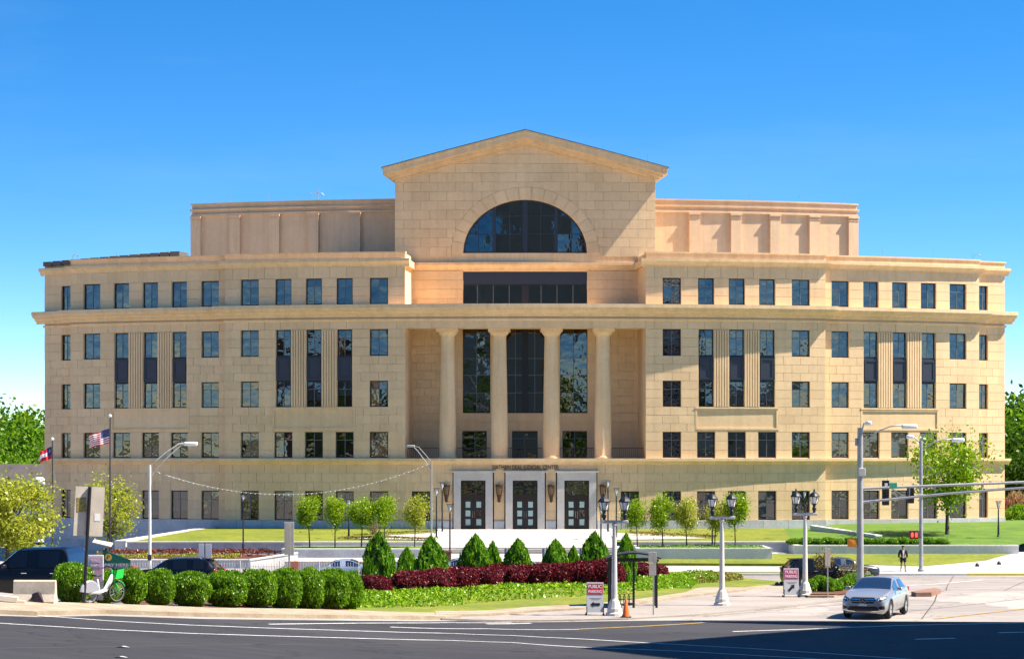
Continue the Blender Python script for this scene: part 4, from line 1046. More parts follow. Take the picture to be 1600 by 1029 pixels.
# ------------------------------------------------------------------ trees
def tree_meshes(seed, h, cw, ch, m, n, size, ncl, trunk_r, clear, fork=5, sparse=1.0):
    """tapered trunk with limbs + leaf clumps; crown centre at h-ch/2"""
    rng = np.random.default_rng(seed); rr = random.Random(seed); b = MB()
    cz = h-ch/2; lean = rr.uniform(-.04, .04)*h
    b.tube([(0, 0, -.15), (0, 0, .05), (lean*.3, 0, clear*.6), (lean*.6, 0, clear), (lean, 0, cz), (lean, .02, h-ch*.15)], [trunk_r*1.5, trunk_r*1.1, trunk_r*.9, trunk_r*.8, trunk_r*.45, trunk_r*.12], 8)
    C = []
    for i in range(ncl):
        d = rng.normal(size=3); d /= np.linalg.norm(d); r = rr.uniform(.45, .93)
        c = np.array([d[0]*cw/2*r+lean, d[1]*cw/2*r, cz+d[2]*ch/2*r]); 
        if c[2] < cz: c[:2] *= .9
        C.append(c)
        z0 = min(c[2]-.05*h, clear+rr.uniform(0, .5)*(cz-clear)+.0); z0 = max(clear*.9, z0)
        if i < fork*5:
            mid = (np.array([lean*.7, 0, z0])+c)/2+np.array([0, 0, .05*ch])
            b.tube([(lean*.7, 0, z0), tuple(mid), tuple(c)], [trunk_r*.38, trunk_r*.22, trunk_r*.07], 5, cap=False)
    C = np.array(C); k = rng.integers(0, ncl, n); sg = np.array([cw, cw, ch])/2*(.30 if ncl < 30 else .20)*sparse
    off = rng.normal(size=(n, 3)); P = C[k]+off*sg*(.5+.8*rng.uniform(size=(ncl, 1))[k]); N = off/np.linalg.norm(off, axis=1)[:, None]+np.array([0, 0, .4])
    tm = bpy.data.meshes.new('trunk'); tm.from_pydata(b.v, [], b.f); tm.materials.append(BARK); tm.shade_smooth()
    return tm, leaves('crown', P, N, size, m, rng, align=.3, asp=.6)
def put_tree(name, ms, p, label, group=None, rz=0, sc=1.0, cat='tree'):
    o = empty(name, p, rz, label, cat, group)
    if ms[0]: link('trunk', ms[0], o)
    link('crown', ms[1], o)
    o.scale = (sc, sc, sc); return o
YT = [tree_meshes(100+i, 3.75, 1.9, 2.3, L_TREE if i != 3 else L_TREEY, 4600, .135, 26, .05, 1.35, sparse=.9) for i in range(5)]
lab = ['young round tree nearest the terrace lamp in the left planter', 'young tree second from the terrace lamp in the left planter', 'young tree in the middle of the left planter', 'young tree beside the tall cone shrub in the left planter', 'young tree nearest the entrance steps in the left planter']
for i, px in enumerate((484, 523, 564, 600, 647)):
    p = at(px, 855, 173); put_tree('young_tree', YT[(0, 1, 2, 1, 3)[i]], (p.x, 173+.25*i, -.15), lab[i], 'young trees in the planters', i*1.3, 1.0)
lab = ['young tree nearest the entrance steps in the right planter', 'dense green young tree second from the steps, right planter', 'paler young tree in the middle of the right planter', 'thin yellowish young tree by the pale twin lantern post', 'upright green young tree at the far end of the right planter']
for i, px in enumerate((996, 1036, 1074, 1118, 1151)):
    p = at(px, 855, 173); put_tree('young_tree', YT[(2, 4, 3, 3, 0)[i]], (p.x, 173+.25*i, -.15), lab[i], 'young trees in the planters', i*1.7+.4, (.98, 1.02, .96, .9, 1.05)[i])
bt = tree_meshes(130, 8.1, 6.8, 6.3, L_TREE, 5600, .27, 46, .16, 2.0)
p = at(1480, 834, 184); put_tree('lawn_tree', bt, (p.x, 184, tz2(p.x, 184)), 'broad fresh green tree on the lawn behind the signal arm')
bt = tree_meshes(131, 7.6, 4.9, 5.9, L_TREEY, 2800, .24, 40, .12, 1.8, sparse=.9)
p = at(174, 850, 182); put_tree('lawn_tree', bt, (p.x, 182, gz(p.x, 182)), 'sparse pale leaved tree behind the flagpole')
bt = tree_meshes(132, 7.0, 6.8, 5.4, L_TREEY, 15000, .24, 60, .16, 1.6)
p = at(12, 850, 158); put_tree('street_tree', bt, (p.x, 158, gz(p.x, 158)), 'dense yellow green tree behind the black pickup truck')
FV = [tree_meshes(140+i, 15, 12.5, 12, (L_FOR, L_FOR, L_FORD)[i], 4200, .75, 60, .3, 3.2) for i in range(3)]
far = [(-30, 640, 330, 0), (8, 628, 360, 2), (45, 620, 350, 0), (30, 665, 300, 2), (68, 640, 340, 1), (-5, 672, 290, 1), (55, 678, 285, 0), (25, 612, 420, 1), (80, 660, 310, 0), (-25, 690, 270, 1), (12, 698, 262, 0), (60, 700, 255, 1), (90, 690, 270, 2), (-60, 655, 300, 1)]
for i, (px, t, d, v) in enumerate(far):
    p = at(px, t, d); s_ = (p.z+2.3)/15*.84
    put_tree('forest_tree', FV[v], (p.x, d, -2.3), 'leafy tree in the wooded slope beyond the grey roofed house' if v != 2 else 'dark leaved tree in the wooded slope beyond the house', 'far trees left of the courthouse', i*.9, max(.45, s_))
far = [(1592, 600, 260, 2), (1600, 622, 245, 0), (1630, 610, 250, 1), (1584, 664, 238, 2), (1608, 690, 232, 2), (1660, 640, 240, 0), (1578, 640, 275, 0)]
for i, (px, t, d, v) in enumerate(far):
    p = at(px, t, d); s_ = (p.z+1.5)/15*.92
    put_tree('forest_tree', FV[v], (p.x, d, -1.5), 'tall green tree beyond the right end of the courthouse' if v != 2 else 'dark glossy leaved tree at the right corner of the courthouse', 'far trees right of the courthouse', i*1.1, max(.3, s_))
LOWV = [shrub_mesh('low_foliage', 70+i, (L_CONE, L_PINK, L_BOX)[i], 1300, 2.2, .22, .12, align=.2) for i in range(3)]
for i, px in enumerate((1242, 1260, 1277, 1295, 1312, 1330, 1358, 1376, 1394, 1412, 1430, 1450, 1470)):
    p = at(px, 850, 175.2); put('low_shrub', LOWV[0 if i % 3 else 2], (p.x, 175.2, tz(p.x, 175.2)-.03), .68, .55, .48+.08*(i % 2), 'low dark green shrub planted along the top of the pale retaining wall', 'shrub', 'low shrubs on the retaining wall', i)
for px, t, d, v in ((1585, 770, 225, 1), (1600, 775, 222, 1), (1590, 790, 215, 2), (1606, 800, 212, 0)):
    p = at(px, t, d); z = gz(p.x, d); put('bank_shrub', LOWV[v], (p.x, d, z), 1.5, 1.2, p.z-z, 'pink tinged shrub beyond the right corner of the courthouse' if v == 1 else 'green shrub below the pink shrubs at the courthouse corner', 'shrub', 'shrubs at the right corner', px)
for px, t, bs, w, v in ((1282, 903, 929, 32, 2), (1308, 908, 929, 30, 0), (1335, 899, 921, 36, 2), (1356, 900, 918, 30, 2), (1270, 908, 930, 24, 0), (1296, 906, 930, 26, 2), (1322, 906, 926, 30, 2)):
    p = gp(px, bs); k = p.y/F; put('island_shrub', LOWV[v], (p.x, p.y+.4, gz(p.x, p.y)+.1), w*k/2, w*k/2*.8, (bs-t)*k, 'bright green low shrub on the traffic island behind the silver car', 'shrub', 'low shrubs on the traffic island', px)
it = tree_meshes(150, 1.75, 2.0, 1.4, L_BROWN, 560, .12, 20, .04, .5, sparse=.85); p = gp(1340, 921)
put_tree('island_bush', it, (p.x, p.y+1.5, gz(p.x, p.y+1.5)), 'twiggy brown green bush on the traffic island', cat='bush')
it = tree_meshes(151, 2.0, 1.0, .9, L_BROWN, 260, .14, 12, .035, 1.0); p = gp(1288, 928)
put_tree('island_sapling', it, (p.x, p.y+1.0, gz(p.x, p.y+1.0)), 'slender sapling by the small sign post on the traffic island')
it = tree_meshes(152, 1.5, 1.1, 1.1, L_PINK, 500, .12, 14, .03, .3); p = at(585, 838, 181)
put_tree('ornamental_bush', it, (p.x, 181, tz(0, 181)), 'small pinkish ornamental tree in the flower bed on the lawn', cat='bush')

# ------------------------------------------------------------------ vehicles
def interp_stations(st, sub=3):
    out = []; n = len(st)
    for i in range(n-1):
        p0, p1, p2, p3 = (np.array(st[max(0, i-1)], float), np.array(st[i], float), np.array(st[i+1], float), np.array(st[min(n-1, i+2)], float))
        for k in range(sub):
            t = k/sub; h = 2*t**3-3*t**2+1, t**3-2*t**2+t, -2*t**3+3*t**2, t**3-t**2
            out.append((h[0]*p1+h[1]*(p2-p0)*.35+h[2]*p2+h[3]*(p3-p1)*.35))
    out.append(np.array(st[-1], float)); return out
def car(name, loc, rz, paint, st, gh, ws, rw, axles, wr, label, group=None, doors=(), front='plain', rails=False, spoiler=False, scale=1.0, clad=None):
    """st: (x, zbot, zbelt, hw, ztop, hwtop) front to rear; gh: x range of side glass (front, rear); ws/rw: windscreen and rear glass x ranges"""
    o = empty(name, loc, rz, label, 'car' if 'pickup' not in label else 'pickup truck', group); o.scale = (scale,)*3
    S_ = interp_stations(st); rings = []
    for (x, zb, zl, hw, zt, ht) in S_:
        green = zt-zl > .18; drop = .07 if green else .02
        rings.append([(x, 0, zb), (x, hw*.84, zb), (x, hw*.97, zb+.13), (x, hw, zb+(zl-zb)*.45), (x, hw*.985, zb+(zl-zb)*.8), (x, hw*.93, zl), (x, hw*.88 if green else (hw*.88+ht)/2, zl+.02 if green else (zl+zt)/2),
                      (x, ht*1.04, zt-drop), (x, ht*.88, zt-.018), (x, ht*.45, zt), (x, 0, zt+.006)])
    b = MB(); q = len(rings[0]); full = 2*q-2
    for r in rings: b.v += r+[(p[0], -p[1], p[2]) for p in r[-2:0:-1]]
    for i in range(len(rings)-1):
        for j in range(full): b.f.append((i*full+j, i*full+(j+1) % full, (i+1)*full+(j+1) % full, (i+1)*full+j)); b.m.append(0)
    b.f.append(tuple(range(full))[::-1]); b.m.append(0); e = (len(rings)-1)*full; b.f.append(tuple(range(e, e+full))); b.m.append(0)
    body = b.build('body', paint, o, True, sharp=.75)
    cut = MB()
    for ax in axles: cut.lathe([(wr*1.13, -2), (wr*1.13, 2)], (ax, 0, wr), 24, axis='y')
    co = cut.build('cutter', RUBBER, o)
    md = body.modifiers.new('b', 'BOOLEAN'); md.object = co; md.operation = 'DIFFERENCE'; md.solver = 'EXACT'
    bpy.context.view_layer.update()
    me = bpy.data.meshes.new_from_object(body.evaluated_get(bpy.context.evaluated_depsgraph_get())); body.modifiers.clear(); body.data = me; me.name = 'body'
    me.shade_smooth(); me.set_sharp_from_angle(angle=.75)
    bpy.data.objects.remove(co)
    def panel(nm, quads, m, off=.012, parent=o):
        p = MB()
        for qd in quads:
            qd = [Vector(v) for v in qd]; nn = (qd[1]-qd[0]).cross(qd[3]-qd[0])
            if nn.length < 1e-7: nn = (qd[2]-qd[0]).cross(qd[3]-qd[1])
            nn.normalize(); c = sum(qd, Vector())/4; ref = c-Vector((c.x*.6, 0, .8))
            if nn.dot(ref) < 0: nn = -nn
            p.add([tuple(v+nn*off) for v in qd], [(0, 1, 2, 3)])
        bm_o = p.build(nm, m, parent, True)
        return bm_o
    def rng_i(a, c): return [i for i in range(len(S_)-1) if S_[i][0] <= a+.01 and S_[i+1][0] >= c-.01]
    lp = lambda u, v, t: tuple(np.array(u)*(1-t)+np.array(v)*t)
    for sg in (1, -1):
        cuts = [gh[0]]+list(doors)+[gh[1]]
        for a, c in zip(cuts, cuts[1:]):
            qs = []; ii = rng_i(a-.04, c+.04)
            for i in ii:
                A, B_ = rings[i], rings[i+1]; f = lambda r, t: (r[0], r[1]*sg, r[2])
                lo0, hi0, lo1, hi1 = lp(A[6], A[7], .06), lp(A[6], A[7], .93), lp(B_[6], B_[7], .06), lp(B_[6], B_[7], .93)
                qs.append([(v[0], v[1]*sg, v[2]) for v in (lo0, lo1, hi1, hi0)])
            if qs: panel('side_window', qs, PANEW if paint is not PAINTK else DARKG)
    for nm, (a, c) in (('windscreen', ws), ('rear_window', rw)):
        qs = []
        for i in rng_i(a, c):
            A, B_ = rings[i], rings[i+1]
            for sg in (1, -1):
                for j in (7, 8, 9):
                    A0, A1, B0, B1 = A[j], A[j+1], B_[j], B_[j+1]
                    if j == 7: A0 = lp(A0, A1, .35); B0 = lp(B0, B1, .35)
                    qs.append([(v[0], v[1]*sg, v[2]) for v in (A0, B0, B1, A1)])
        if qs: panel(nm, qs, PANEW, .012)
    wm = MB(); wm.lathe([(wr*.62, -.11), (wr*.9, -.115), (wr, -.07), (wr, .07), (wr*.9, .115), (wr*.62, .11)], (0, 0, 0), 28, axis='y', cap=False)
    tyre = wm.build('tyre', RUBBER, None, True, sharp=.6).data; bpy.data.objects.remove(bpy.data.objects[-1]) if False else None
    rm = MB(); rm.lathe([(wr*.66, -.09), (wr*.68, .10), (wr*.62, .105), (wr*.60, .05), (.03, .03)], (0, 0, 0), 28, axis='y')
    for k in range(5):
        t = 2*pi*k/5; dx, dz = cos(t), sin(t); px_, pz_ = -dz, dx; w0, w1 = wr*.13, wr*.09
        rm.add([(dx*.04+px_*w0, .085, dz*.04+pz_*w0), (dx*.04-px_*w0, .085, dz*.04-pz_*w0), (dx*wr*.63-px_*w1, .107, dz*wr*.63-pz_*w1), (dx*wr*.63+px_*w1, .107, dz*wr*.63+pz_*w1)], [(0, 1, 2, 3)])
    rim = rm.build('rim', ALLOY).data
    for ob in [x for x in COL.objects if x.parent is None and x.name.split('.')[0] in ('tyre', 'rim')]: bpy.data.objects.remove(ob)
    hwm = max(s_[3] for s_ in st)
    for ax in axles:
        for sg in (1, -1):
            w = empty('wheel', (ax, sg*(hwm-.125), wr)); w.parent = o; w.rotation_euler = (0, 0, 0 if sg > 0 else pi)
            link('tyre', tyre, w); link('rim', rim, w)
            p = MB()
            for k in range(17):
                t = pi*k/16; pass
            link_arch = MB(); N_ = 18
            for k in range(N_+1):
                t = -.12+(pi+.24)*k/N_
                for rr in (wr*1.12, wr*1.24): link_arch.v.append((ax+rr*cos(t), sg*(hwm*.992+.006), wr+rr*sin(t)))
            for k in range(N_): link_arch.f.append((2*k, 2*k+1, 2*k+3, 2*k+2)); link_arch.m.append(0)
            if clad: link_arch.build('wheel_arch', clad, o)
    xf_ = st[0][0]
    for sg in (1, -1):
        mx = ws[0]-.35; i = min(range(len(S_)), key=lambda k: abs(S_[k][0]-mx)); s_ = S_[i]
        m_ = MB(); m_.bbox(mx, sg*(s_[3]+.10), s_[2]+.10, .11, .20, .13, .04); m_.bbox(mx+.02, sg*(s_[3]-.01), s_[2]+.045, .06, .10, .03, .01); m_.build('mirror', paint if front != 'truck' else BLACK, o, True)
        for hx in [d_+.22 for d_ in doors]+([gh[1]+.25] if len(doors) == 1 else []):
            i = min(range(len(S_)), key=lambda k: abs(S_[k][0]-hx)); s_ = S_[i]
            h_ = MB(); h_.bbox(hx, sg*(s_[3]+.012), s_[2]-.12, .20, .03, .03, .01); h_.build('door_handle', CHROME, o)
    for d_ in list(doors)+[gh[0]-.12, gh[1]+.32]:
        for sg in (1, -1):
            i = min(range(len(S_)), key=lambda k: abs(S_[k][0]-d_)); s_ = S_[i]
            m_ = MB(); y = sg*(s_[3]+.002)
            m_.add([(d_-.006, sg*(s_[3]*.975+.004), s_[1]+.16), (d_+.006, sg*(s_[3]*.975+.004), s_[1]+.16), (d_+.006, y+sg*.003, s_[1]+(s_[2]-s_[1])*.45), (d_-.006, y+sg*.003, s_[1]+(s_[2]-s_[1])*.45), (d_-.006, sg*(s_[3]*.935+.006), s_[2]-.01), (d_+.006, sg*(s_[3]*.935+.006), s_[2]-.01)], [(0, 1, 2, 3), (3, 2, 5, 4)])
            m_.build('door_seam', BLACK, o)
    xr = st[-1][0]
    for sg in (1, -1):
        t_ = MB(); s_ = st[-2]; t_.bbox(s_[0]-.0, sg*(s_[3]-.12), s_[2]-.02, .16, .30, .17, .03); t_.build('tail_light', TAIL, o)
    if spoiler:
        t_ = MB(); s_ = min(st, key=lambda k: abs(k[0]-rw[0])); t_.bbox(rw[0]-.10, 0, s_[4]-.02, .32, s_[5]*1.8, .05, .02); t_.build('spoiler', paint, o)
    if rails:
        for sg in (1, -1):
            t_ = MB(); a, c = ws[1]-.2, rw[0]+.2; zt = max(k[4] for k in st); ht = max(k[5] for k in st if k[4] > zt-.1)
            t_.tube([(a, sg*ht*.93, zt-.05), (a-.1, sg*ht*.93, zt+.03), (c+.1, sg*ht*.93, zt+.03), (c, sg*ht*.93, zt-.05)], .018, 6); t_.build('roof_rail', ALLOY, o)
    return o, st
DARKG = mat('tinted_car_glass', (.008, .009, .013), .08, spec=.4, coat=.1)
PANEW = mat('windscreen_glass', (.012, .016, .028), .03, spec=.9, coat=1.0)
SUVS = [(2.20, .36, .66, .60, .74, .45), (2.13, .22, .74, .78, .83, .62), (1.85, .20, .82, .88, .95, .72), (1.25, .20, .92, .905, 1.04, .77), (.78, .20, .97, .905, 1.09, .75),
        (.35, .20, .99, .905, 1.31, .68), (-.05, .20, 1.0, .905, 1.47, .61), (-.9, .20, 1.02, .90, 1.49, .60), (-1.5, .20, 1.05, .89, 1.44, .56), (-1.95, .22, 1.06, .85, 1.16, .60), (-2.12, .28, .98, .80, 1.05, .62), (-2.21, .42, .85, .70, .90, .55)]
p = gp(1381, 966.5)
o, st = car('hatchback_car', (p.x, p.y+2.0, gz(p.x, p.y+2)+.01), radians(-112), PAINTS, SUVS, (.55, -1.55), (.78, -.05), (-1.5, -1.95), (1.36, -1.34), .345, 'silver compact crossover car driving out of the side street', doors=(-.42,), clad=BLACK, scale=1.08)
# front details of the silver car, laid on the nose (local +x)
from mathutils.bvhtree import BVHTree
def nose_patch(nm, body, poly, m, parent, off=.012, rings=4, sgnx=1):
    bm_ = bmesh.new(); bm_.from_mesh(body.data); tree = BVHTree.FromBMesh(bm_); bm_.free()
    P2 = []
    for (a, b2) in zip(poly, poly[1:]+poly[:1]):
        for k in range(4): P2.append((a[0]+(b2[0]-a[0])*k/4, a[1]+(b2[1]-a[1])*k/4))
    cy = sum(q[0] for q in P2)/len(P2); cz = sum(q[1] for q in P2)/len(P2); mb = MB(); n_ = len(P2)
    for r in range(rings, 0, -1):
        for y, z in P2:
            yy, zz = cy+(y-cy)*r/rings, cz+(z-cz)*r/rings
            hit = tree.ray_cast(Vector((4*sgnx, yy, zz)), Vector((-sgnx, 0, 0)))
            x = hit[0].x if hit[0] is not None else 1.9*sgnx
            mb.v.append((x+off*sgnx, yy, zz))
    for r in range(rings-1):
        for k in range(n_): mb.f.append((r*n_+k, r*n_+(k+1) % n_, (r+1)*n_+(k+1) % n_, (r+1)*n_+k)); mb.m.append(0)
    mb.f.append(tuple((rings-1)*n_+k for k in range(n_))); mb.m.append(0)
    return mb.build(nm, m, parent, True)
body = [c for c in o.children if c.name.startswith('body')][0]
g_ = nose_patch('grille', body, [(-.42, .83), (.42, .83), (.50, .74), (.40, .60), (-.40, .60), (-.50, .74)], BLACK, o, .012)
for z in (.68, .755):
    for sg in (1, -1): nose_patch('grille_bar', body, [(sg*.09, z-.014), (sg*.455, z-.014), (sg*.455, z+.014), (sg*.09, z+.014)], CHROME, g_, .03, 2)
xe = 2.205+.045; b = MB()
for k in range(24):
    t0, t1 = 2*pi*k/24, 2*pi*(k+1)/24
    b.add([(xe, .125*cos(t0), .715+.125*sin(t0)), (xe, .125*cos(t1), .715+.125*sin(t1)), (xe, .100*cos(t1), .715+.100*sin(t1)), (xe, .100*cos(t0), .715+.100*sin(t0))], [(0, 1, 2, 3)])
for k in range(3):
    t = pi/2+2*pi*k/3; b.add([(xe+.001, .105*cos(t), .715+.105*sin(t)), (xe+.001, .025*cos(t+1.05), .715+.025*sin(t+1.05)), (xe+.001, 0, .715), (xe+.001, .025*cos(t-1.05), .715+.025*sin(t-1.05))], [(0, 1, 2, 3)])
b.build('emblem', CHROME, g_, recalc=False)
for sg in (1, -1):
    h_ = nose_patch('headlight', body, [(sg*.53, .71), (sg*.56, .80), (sg*.72, .865), (sg*.855, .87), (sg*.84, .76), (sg*.66, .68)], BLACK, o, .010)
    nose_patch('lens', body, [(sg*.56, .715), (sg*.60, .79), (sg*.64, .80), (sg*.61, .70)], HEADL, h_, .018, 3)
    nose_patch('lens', body, [(sg*.66, .80), (sg*.80, .85), (sg*.80, .79), (sg*.68, .74)], HEADL, h_, .016, 3)
    nose_patch('side_intake', body, [(sg*.58, .46), (sg*.80, .52), (sg*.82, .44), (sg*.80, .36), (sg*.62, .40)], BLACK, o, .010)
    nose_patch('intake_trim', body, [(sg*.30, .30), (sg*.74, .355), (sg*.74, .335), (sg*.30, .275)], CHROME, o, .016, 2)
nose_patch('lower_intake', body, [(-.55, .30), (.55, .30), (.62, .40), (.50, .49), (-.50, .49), (-.62, .40)], BLACK, o, .010)
nose_patch('number_plate', body, [(-.16, .50), (.16, .50), (.16, .58), (-.16, .58)], PLATE, o, .014, 2)

ESTS = [(2.35, .40, .75, .66, .82, .5), (2.28, .28, .85, .84, .92, .68), (1.9, .25, .95, .94, 1.06, .76), (1.25, .25, 1.03, .96, 1.14, .80), (.9, .25, 1.06, .96, 1.18, .78), (.45, .25, 1.08, .96, 1.48, .72), (.1, .25, 1.10, .96, 1.66, .66),
        (-.9, .25, 1.11, .96, 1.71, .66), (-1.75, .25, 1.13, .95, 1.68, .64), (-2.1, .26, 1.14, .92, 1.40, .68), (-2.3, .32, 1.10, .88, 1.18, .70), (-2.38, .45, .95, .80, 1.0, .6)]
d = 128; p = at(272, 900, d)
car('estate_car', (p.x, d, gz(p.x, d)), radians(180-9), PAINTK, ESTS, (.62, -1.85), (.9, .1), (-1.8, -2.3), (1.45, -1.45), .37, 'black estate car with roof rails parked behind the green hedge', doors=(-.1, -1.0), rails=True, spoiler=True, scale=1.13)
d = 143; p = at(1286, 900, d)
car('estate_car', (p.x, d, gz(p.x, d)), radians(12), PAINTK, ESTS, (.62, -1.85), (.9, .1), (-1.8, -2.3), (1.45, -1.45), .37, 'black estate car waiting behind the bush on the traffic island', doors=(-.1, -1.0), spoiler=True, scale=1.06)
SED = [(2.3, .36, .62, .62, .68, .5), (2.2, .22, .70, .80, .78, .66), (1.7, .2, .78, .90, .88, .74), (1.0, .2, .88, .91, .96, .76), (.25, .2, .90, .91, 1.38, .60), (-.7, .2, .93, .90, 1.43, .58), (-1.35, .2, .96, .89, 1.18, .62), (-1.75, .22, .96, .88, 1.04, .70), (-2.2, .3, .90, .80, .95, .66), (-2.32, .42, .75, .7, .8, .55)]
for px, d, rz, m, lab in ((532, 150, 178, PAINTB, 'pale blue saloon car seen through the white picket fence'), (1318, 153, 10, PAINTD, 'blue grey saloon car half hidden behind the signal pole'), (820, 150, 2, PAINTK, 'dark saloon car just visible behind the red hedge and fence'), (716, 152, 180, PAINTS, 'silver saloon car hidden behind the hedge near the litter bin')):
    p = at(px, 900, d); car('saloon_car', (p.x, d, gz(p.x, d)), radians(rz), m, SED, (.75, -1.45), (1.0, .25), (-.7, -1.75), (1.4, -1.4), .33, lab, doors=(-.25,))
TRK = [(2.95, .55, 1.0, .78, 1.06, .6), (2.88, .42, 1.10, .92, 1.18, .78), (2.3, .40, 1.18, .99, 1.28, .86), (1.5, .40, 1.22, 1.0, 1.34, .86), (1.15, .40, 1.24, 1.0, 1.38, .84), (.75, .40, 1.25, 1.0, 1.70, .76), (.4, .40, 1.26, 1.0, 1.92, .72), (-.6, .40, 1.27, 1.0, 1.97, .72), (-1.15, .40, 1.27, 1.0, 1.93, .70), (-1.36, .40, 1.27, 1.0, 1.36, .84), (-1.5, .40, 1.27, 1.0, 1.32, .9), (-2.8, .42, 1.27, 1.0, 1.31, .9), (-3.0, .5, 1.2, .97, 1.25, .88)]
d = 90; p = at(66, 900, d)
car('pickup_truck', (p.x, d, gz(p.x, d)), radians(180-15), PAINTK, TRK, (.85, -1.12), (1.15, .4), (-1.15, -1.36), (1.95, -1.95), .42, 'black crew cab pickup truck parked behind the concrete barrier', doors=(-.08,), front='truck', scale=1.2)

# ------------------------------------------------------------------ lamps and poles
def torch(px, top, d, zb, label):
    zt = EYE-(top-HY)/F*d; x = (px-CX)/F*d; h = zt-zb
    o = empty('torch_lamp', (x, d, zb), 0, label, 'lamp', 'slim black torch lamps around the forecourt')
    b = MB(); b.lathe([(.14, 0), (.14, .06), (.085, .12), (.075, .9), (.06, .95), (.05, h-.75), (.045, h-.62)], (0, 0, 0), 10); b.build('pole', BLACK, o, True, sharp=.5)
    b = MB()
    for k in range(4):
        t = pi/4+pi/2*k; b.tube([(.04*cos(t), .04*sin(t), h-.65), (.10*cos(t), .10*sin(t), h-.45), (.24*cos(t), .24*sin(t), h)], .016, 5)
    b.lathe([(.25, h-.03), (.27, h-.03), (.27, h), (.24, h)], (0, 0, 0), 16); b.build('cup', BLACK, o)
    b = MB(); b.lathe([(.05, h-.6), (.07, h-.35), (.15, h-.12), (.10, h-.08)], (0, 0, 0), 10); b.build('lamp_glass', LANT, o, True)
for px, top, d, zb, lab in ((691, 753, 189, .4, 'slim black torch lamp beside the first wall lamp left of the doors'), (682, 762, 183, .2, 'slim black torch lamp next to the grey street lamp mast'), (703, 787, 160, -1.4, 'slim black torch lamp by the brown litter bin'),
                            (950, 750, 189, .4, 'slim black torch lamp beside the wall lamp right of the doors'), (963, 762, 183, .2, 'slim black torch lamp between the two lanterns of the nearer lantern post'), (939, 790, 162, -1.3, 'slim black torch lamp beside the broad cone shrub by the shelter'),
                            (380, 771, 177.0, -.85, 'slim black torch lamp in front of the left retaining wall'), (545, 779, 182, .2, 'slim black torch lamp on the left lawn among the young trees'), (1113, 786, 176.6, -.75, 'slim black torch lamp behind the pale lantern post on the right'),
                            (1257, 766, 182, .25, 'slim black torch lamp on the lawn above the third lantern post'), (1560, 782, 181, .4, 'slim black torch lamp alone on the lawn right of the broad tree')):
    torch(px, top, d, zb, lab)
def lantern_post(p, label, H=3.95):
    o = empty('lantern_post', p, 0, label, 'street lamp', 'pale posts with twin black lanterns')
    b = MB(); b.lathe([(.36, 0), (.36, .10), (.30, .16), (.30, .30), (.28, .34), (.19, .62), (.13, .72), (.125, .8), (.085, H-.22), (.11, H-.2), (.11, H-.12)], (0, 0, 0), 12); b.build('post', PALEPOST, o)
    b = MB(); b.bbox(0, 0, H-.05, 1.16, .16, .13, .03); b.build('crossbar', PALEPOST, o)
    for sg in (-1, 1):
        x = sg*.43
        b = MB(); b.lathe([(.075, H), (.06, H+.1), (.10, H+.13), (.10, H+.25), (.07, H+.28), (.07, H+.36), (.13, H+.42), (.15, H+.44)], (x, 0, 0), 10)
        for k in range(6):
            t = 2*pi*k/6; b.tube([(x+.14*cos(t), .14*sin(t), H+.44), (x+.225*cos(t), .225*sin(t), H+.76)], .012, 4)
        b.lathe([(.26, H+.76), (.26, H+.80), (.19, H+.90), (.10, H+.98), (.05, H+1.0), (.035, H+1.06), (.045, H+1.1), (.004, H+1.18)], (x, 0, 0), 12); l_ = b.build('lantern', BLACK, o)
        b = MB(); b.lathe([(.125, H+.445), (.20, H+.75), (.19, H+.757)], (x, 0, 0), 12); b.build('lantern_glass', LANT, l_, True, sharp=.6)
for px, py, lab in ((960, 963, 'twin lantern post beside the traffic cone and arrow sign'), (1128, 947, 'twin lantern post standing alone on the pavement right of the bus shelter'), (1258, 933, 'twin lantern post on the corner by the traffic island')):
    p = gp(px, py); lantern_post((p.x, p.y, gz(p.x, p.y)+.05), lab)
def cobra_head(b, tip, dirx, L=.75):
    x, y, z = tip
    b.bbox(x, y, z, L, .30, .12, .05)
d = 160; p = at(234, 726, d); zb = gz(p.x, d); h = p.z-zb; lp_ = at(298, 693, d)
o = empty('street_lamp', (p.x, d, zb), 0, 'tall pale grey street lamp with curved arm above the flower bed', 'street lamp')
b = MB(); b.lathe([(.22, 0), (.22, .25), (.12, .3), (.10, h)], (0, 0, 0), 12); b.build('pole', PALEPOST, o, True, sharp=.5)
ex, ez = lp_.x-p.x, lp_.z-zb
b = MB(); b.tube([(0, 0, h-.9), (.5, 0, h-.25), (1.2, 0, h+.5), (ex-.7, 0, ez-.12), (ex-.3, 0, ez)], .045, 7); b.tube([(0, 0, h-.05), (.5, 0, h+.35), (1.1, 0, h+.85), (ex-.8, 0, ez), (ex-.3, 0, ez+.02)], .045, 7); b.build('arm', PALEPOST, o, True)
b = MB(); b.bbox(ex, 0, ez+.0, .95, .42, .28, .10); b.build('lamp_head', WHITEM, o, True)
b = MB(); b.box(-.13, .13, -.14, -.12, zb*0+.9, 1.3); b.build('notice', NAVY, o)
LP1 = (p.x, d, p.z-.3)
d = 166; p = at(674, 720, d); zb = -.75; h = p.z-zb
o = empty('street_lamp', (p.x, d, zb), 0, 'thin grey street lamp mast in front of the courthouse left of the doors', 'street lamp')
b = MB(); b.lathe([(.16, 0), (.16, .2), (.075, .25), (.055, h)], (0, 0, 0), 10); b.build('pole', GREYM, o, True, sharp=.5)
b = MB(); b.tube([(0, 0, h-.6), (-.4, 0, h-.05), (-1.0, 0, h+.75), (-1.25, 0, h+1.0)], .03, 6); b.tube([(0, 0, h-.05), (-.5, 0, h+.55), (-.9, 0, h+1.0), (-1.25, 0, h+1.08)], .022, 6); b.build('arm', GREYM, o)
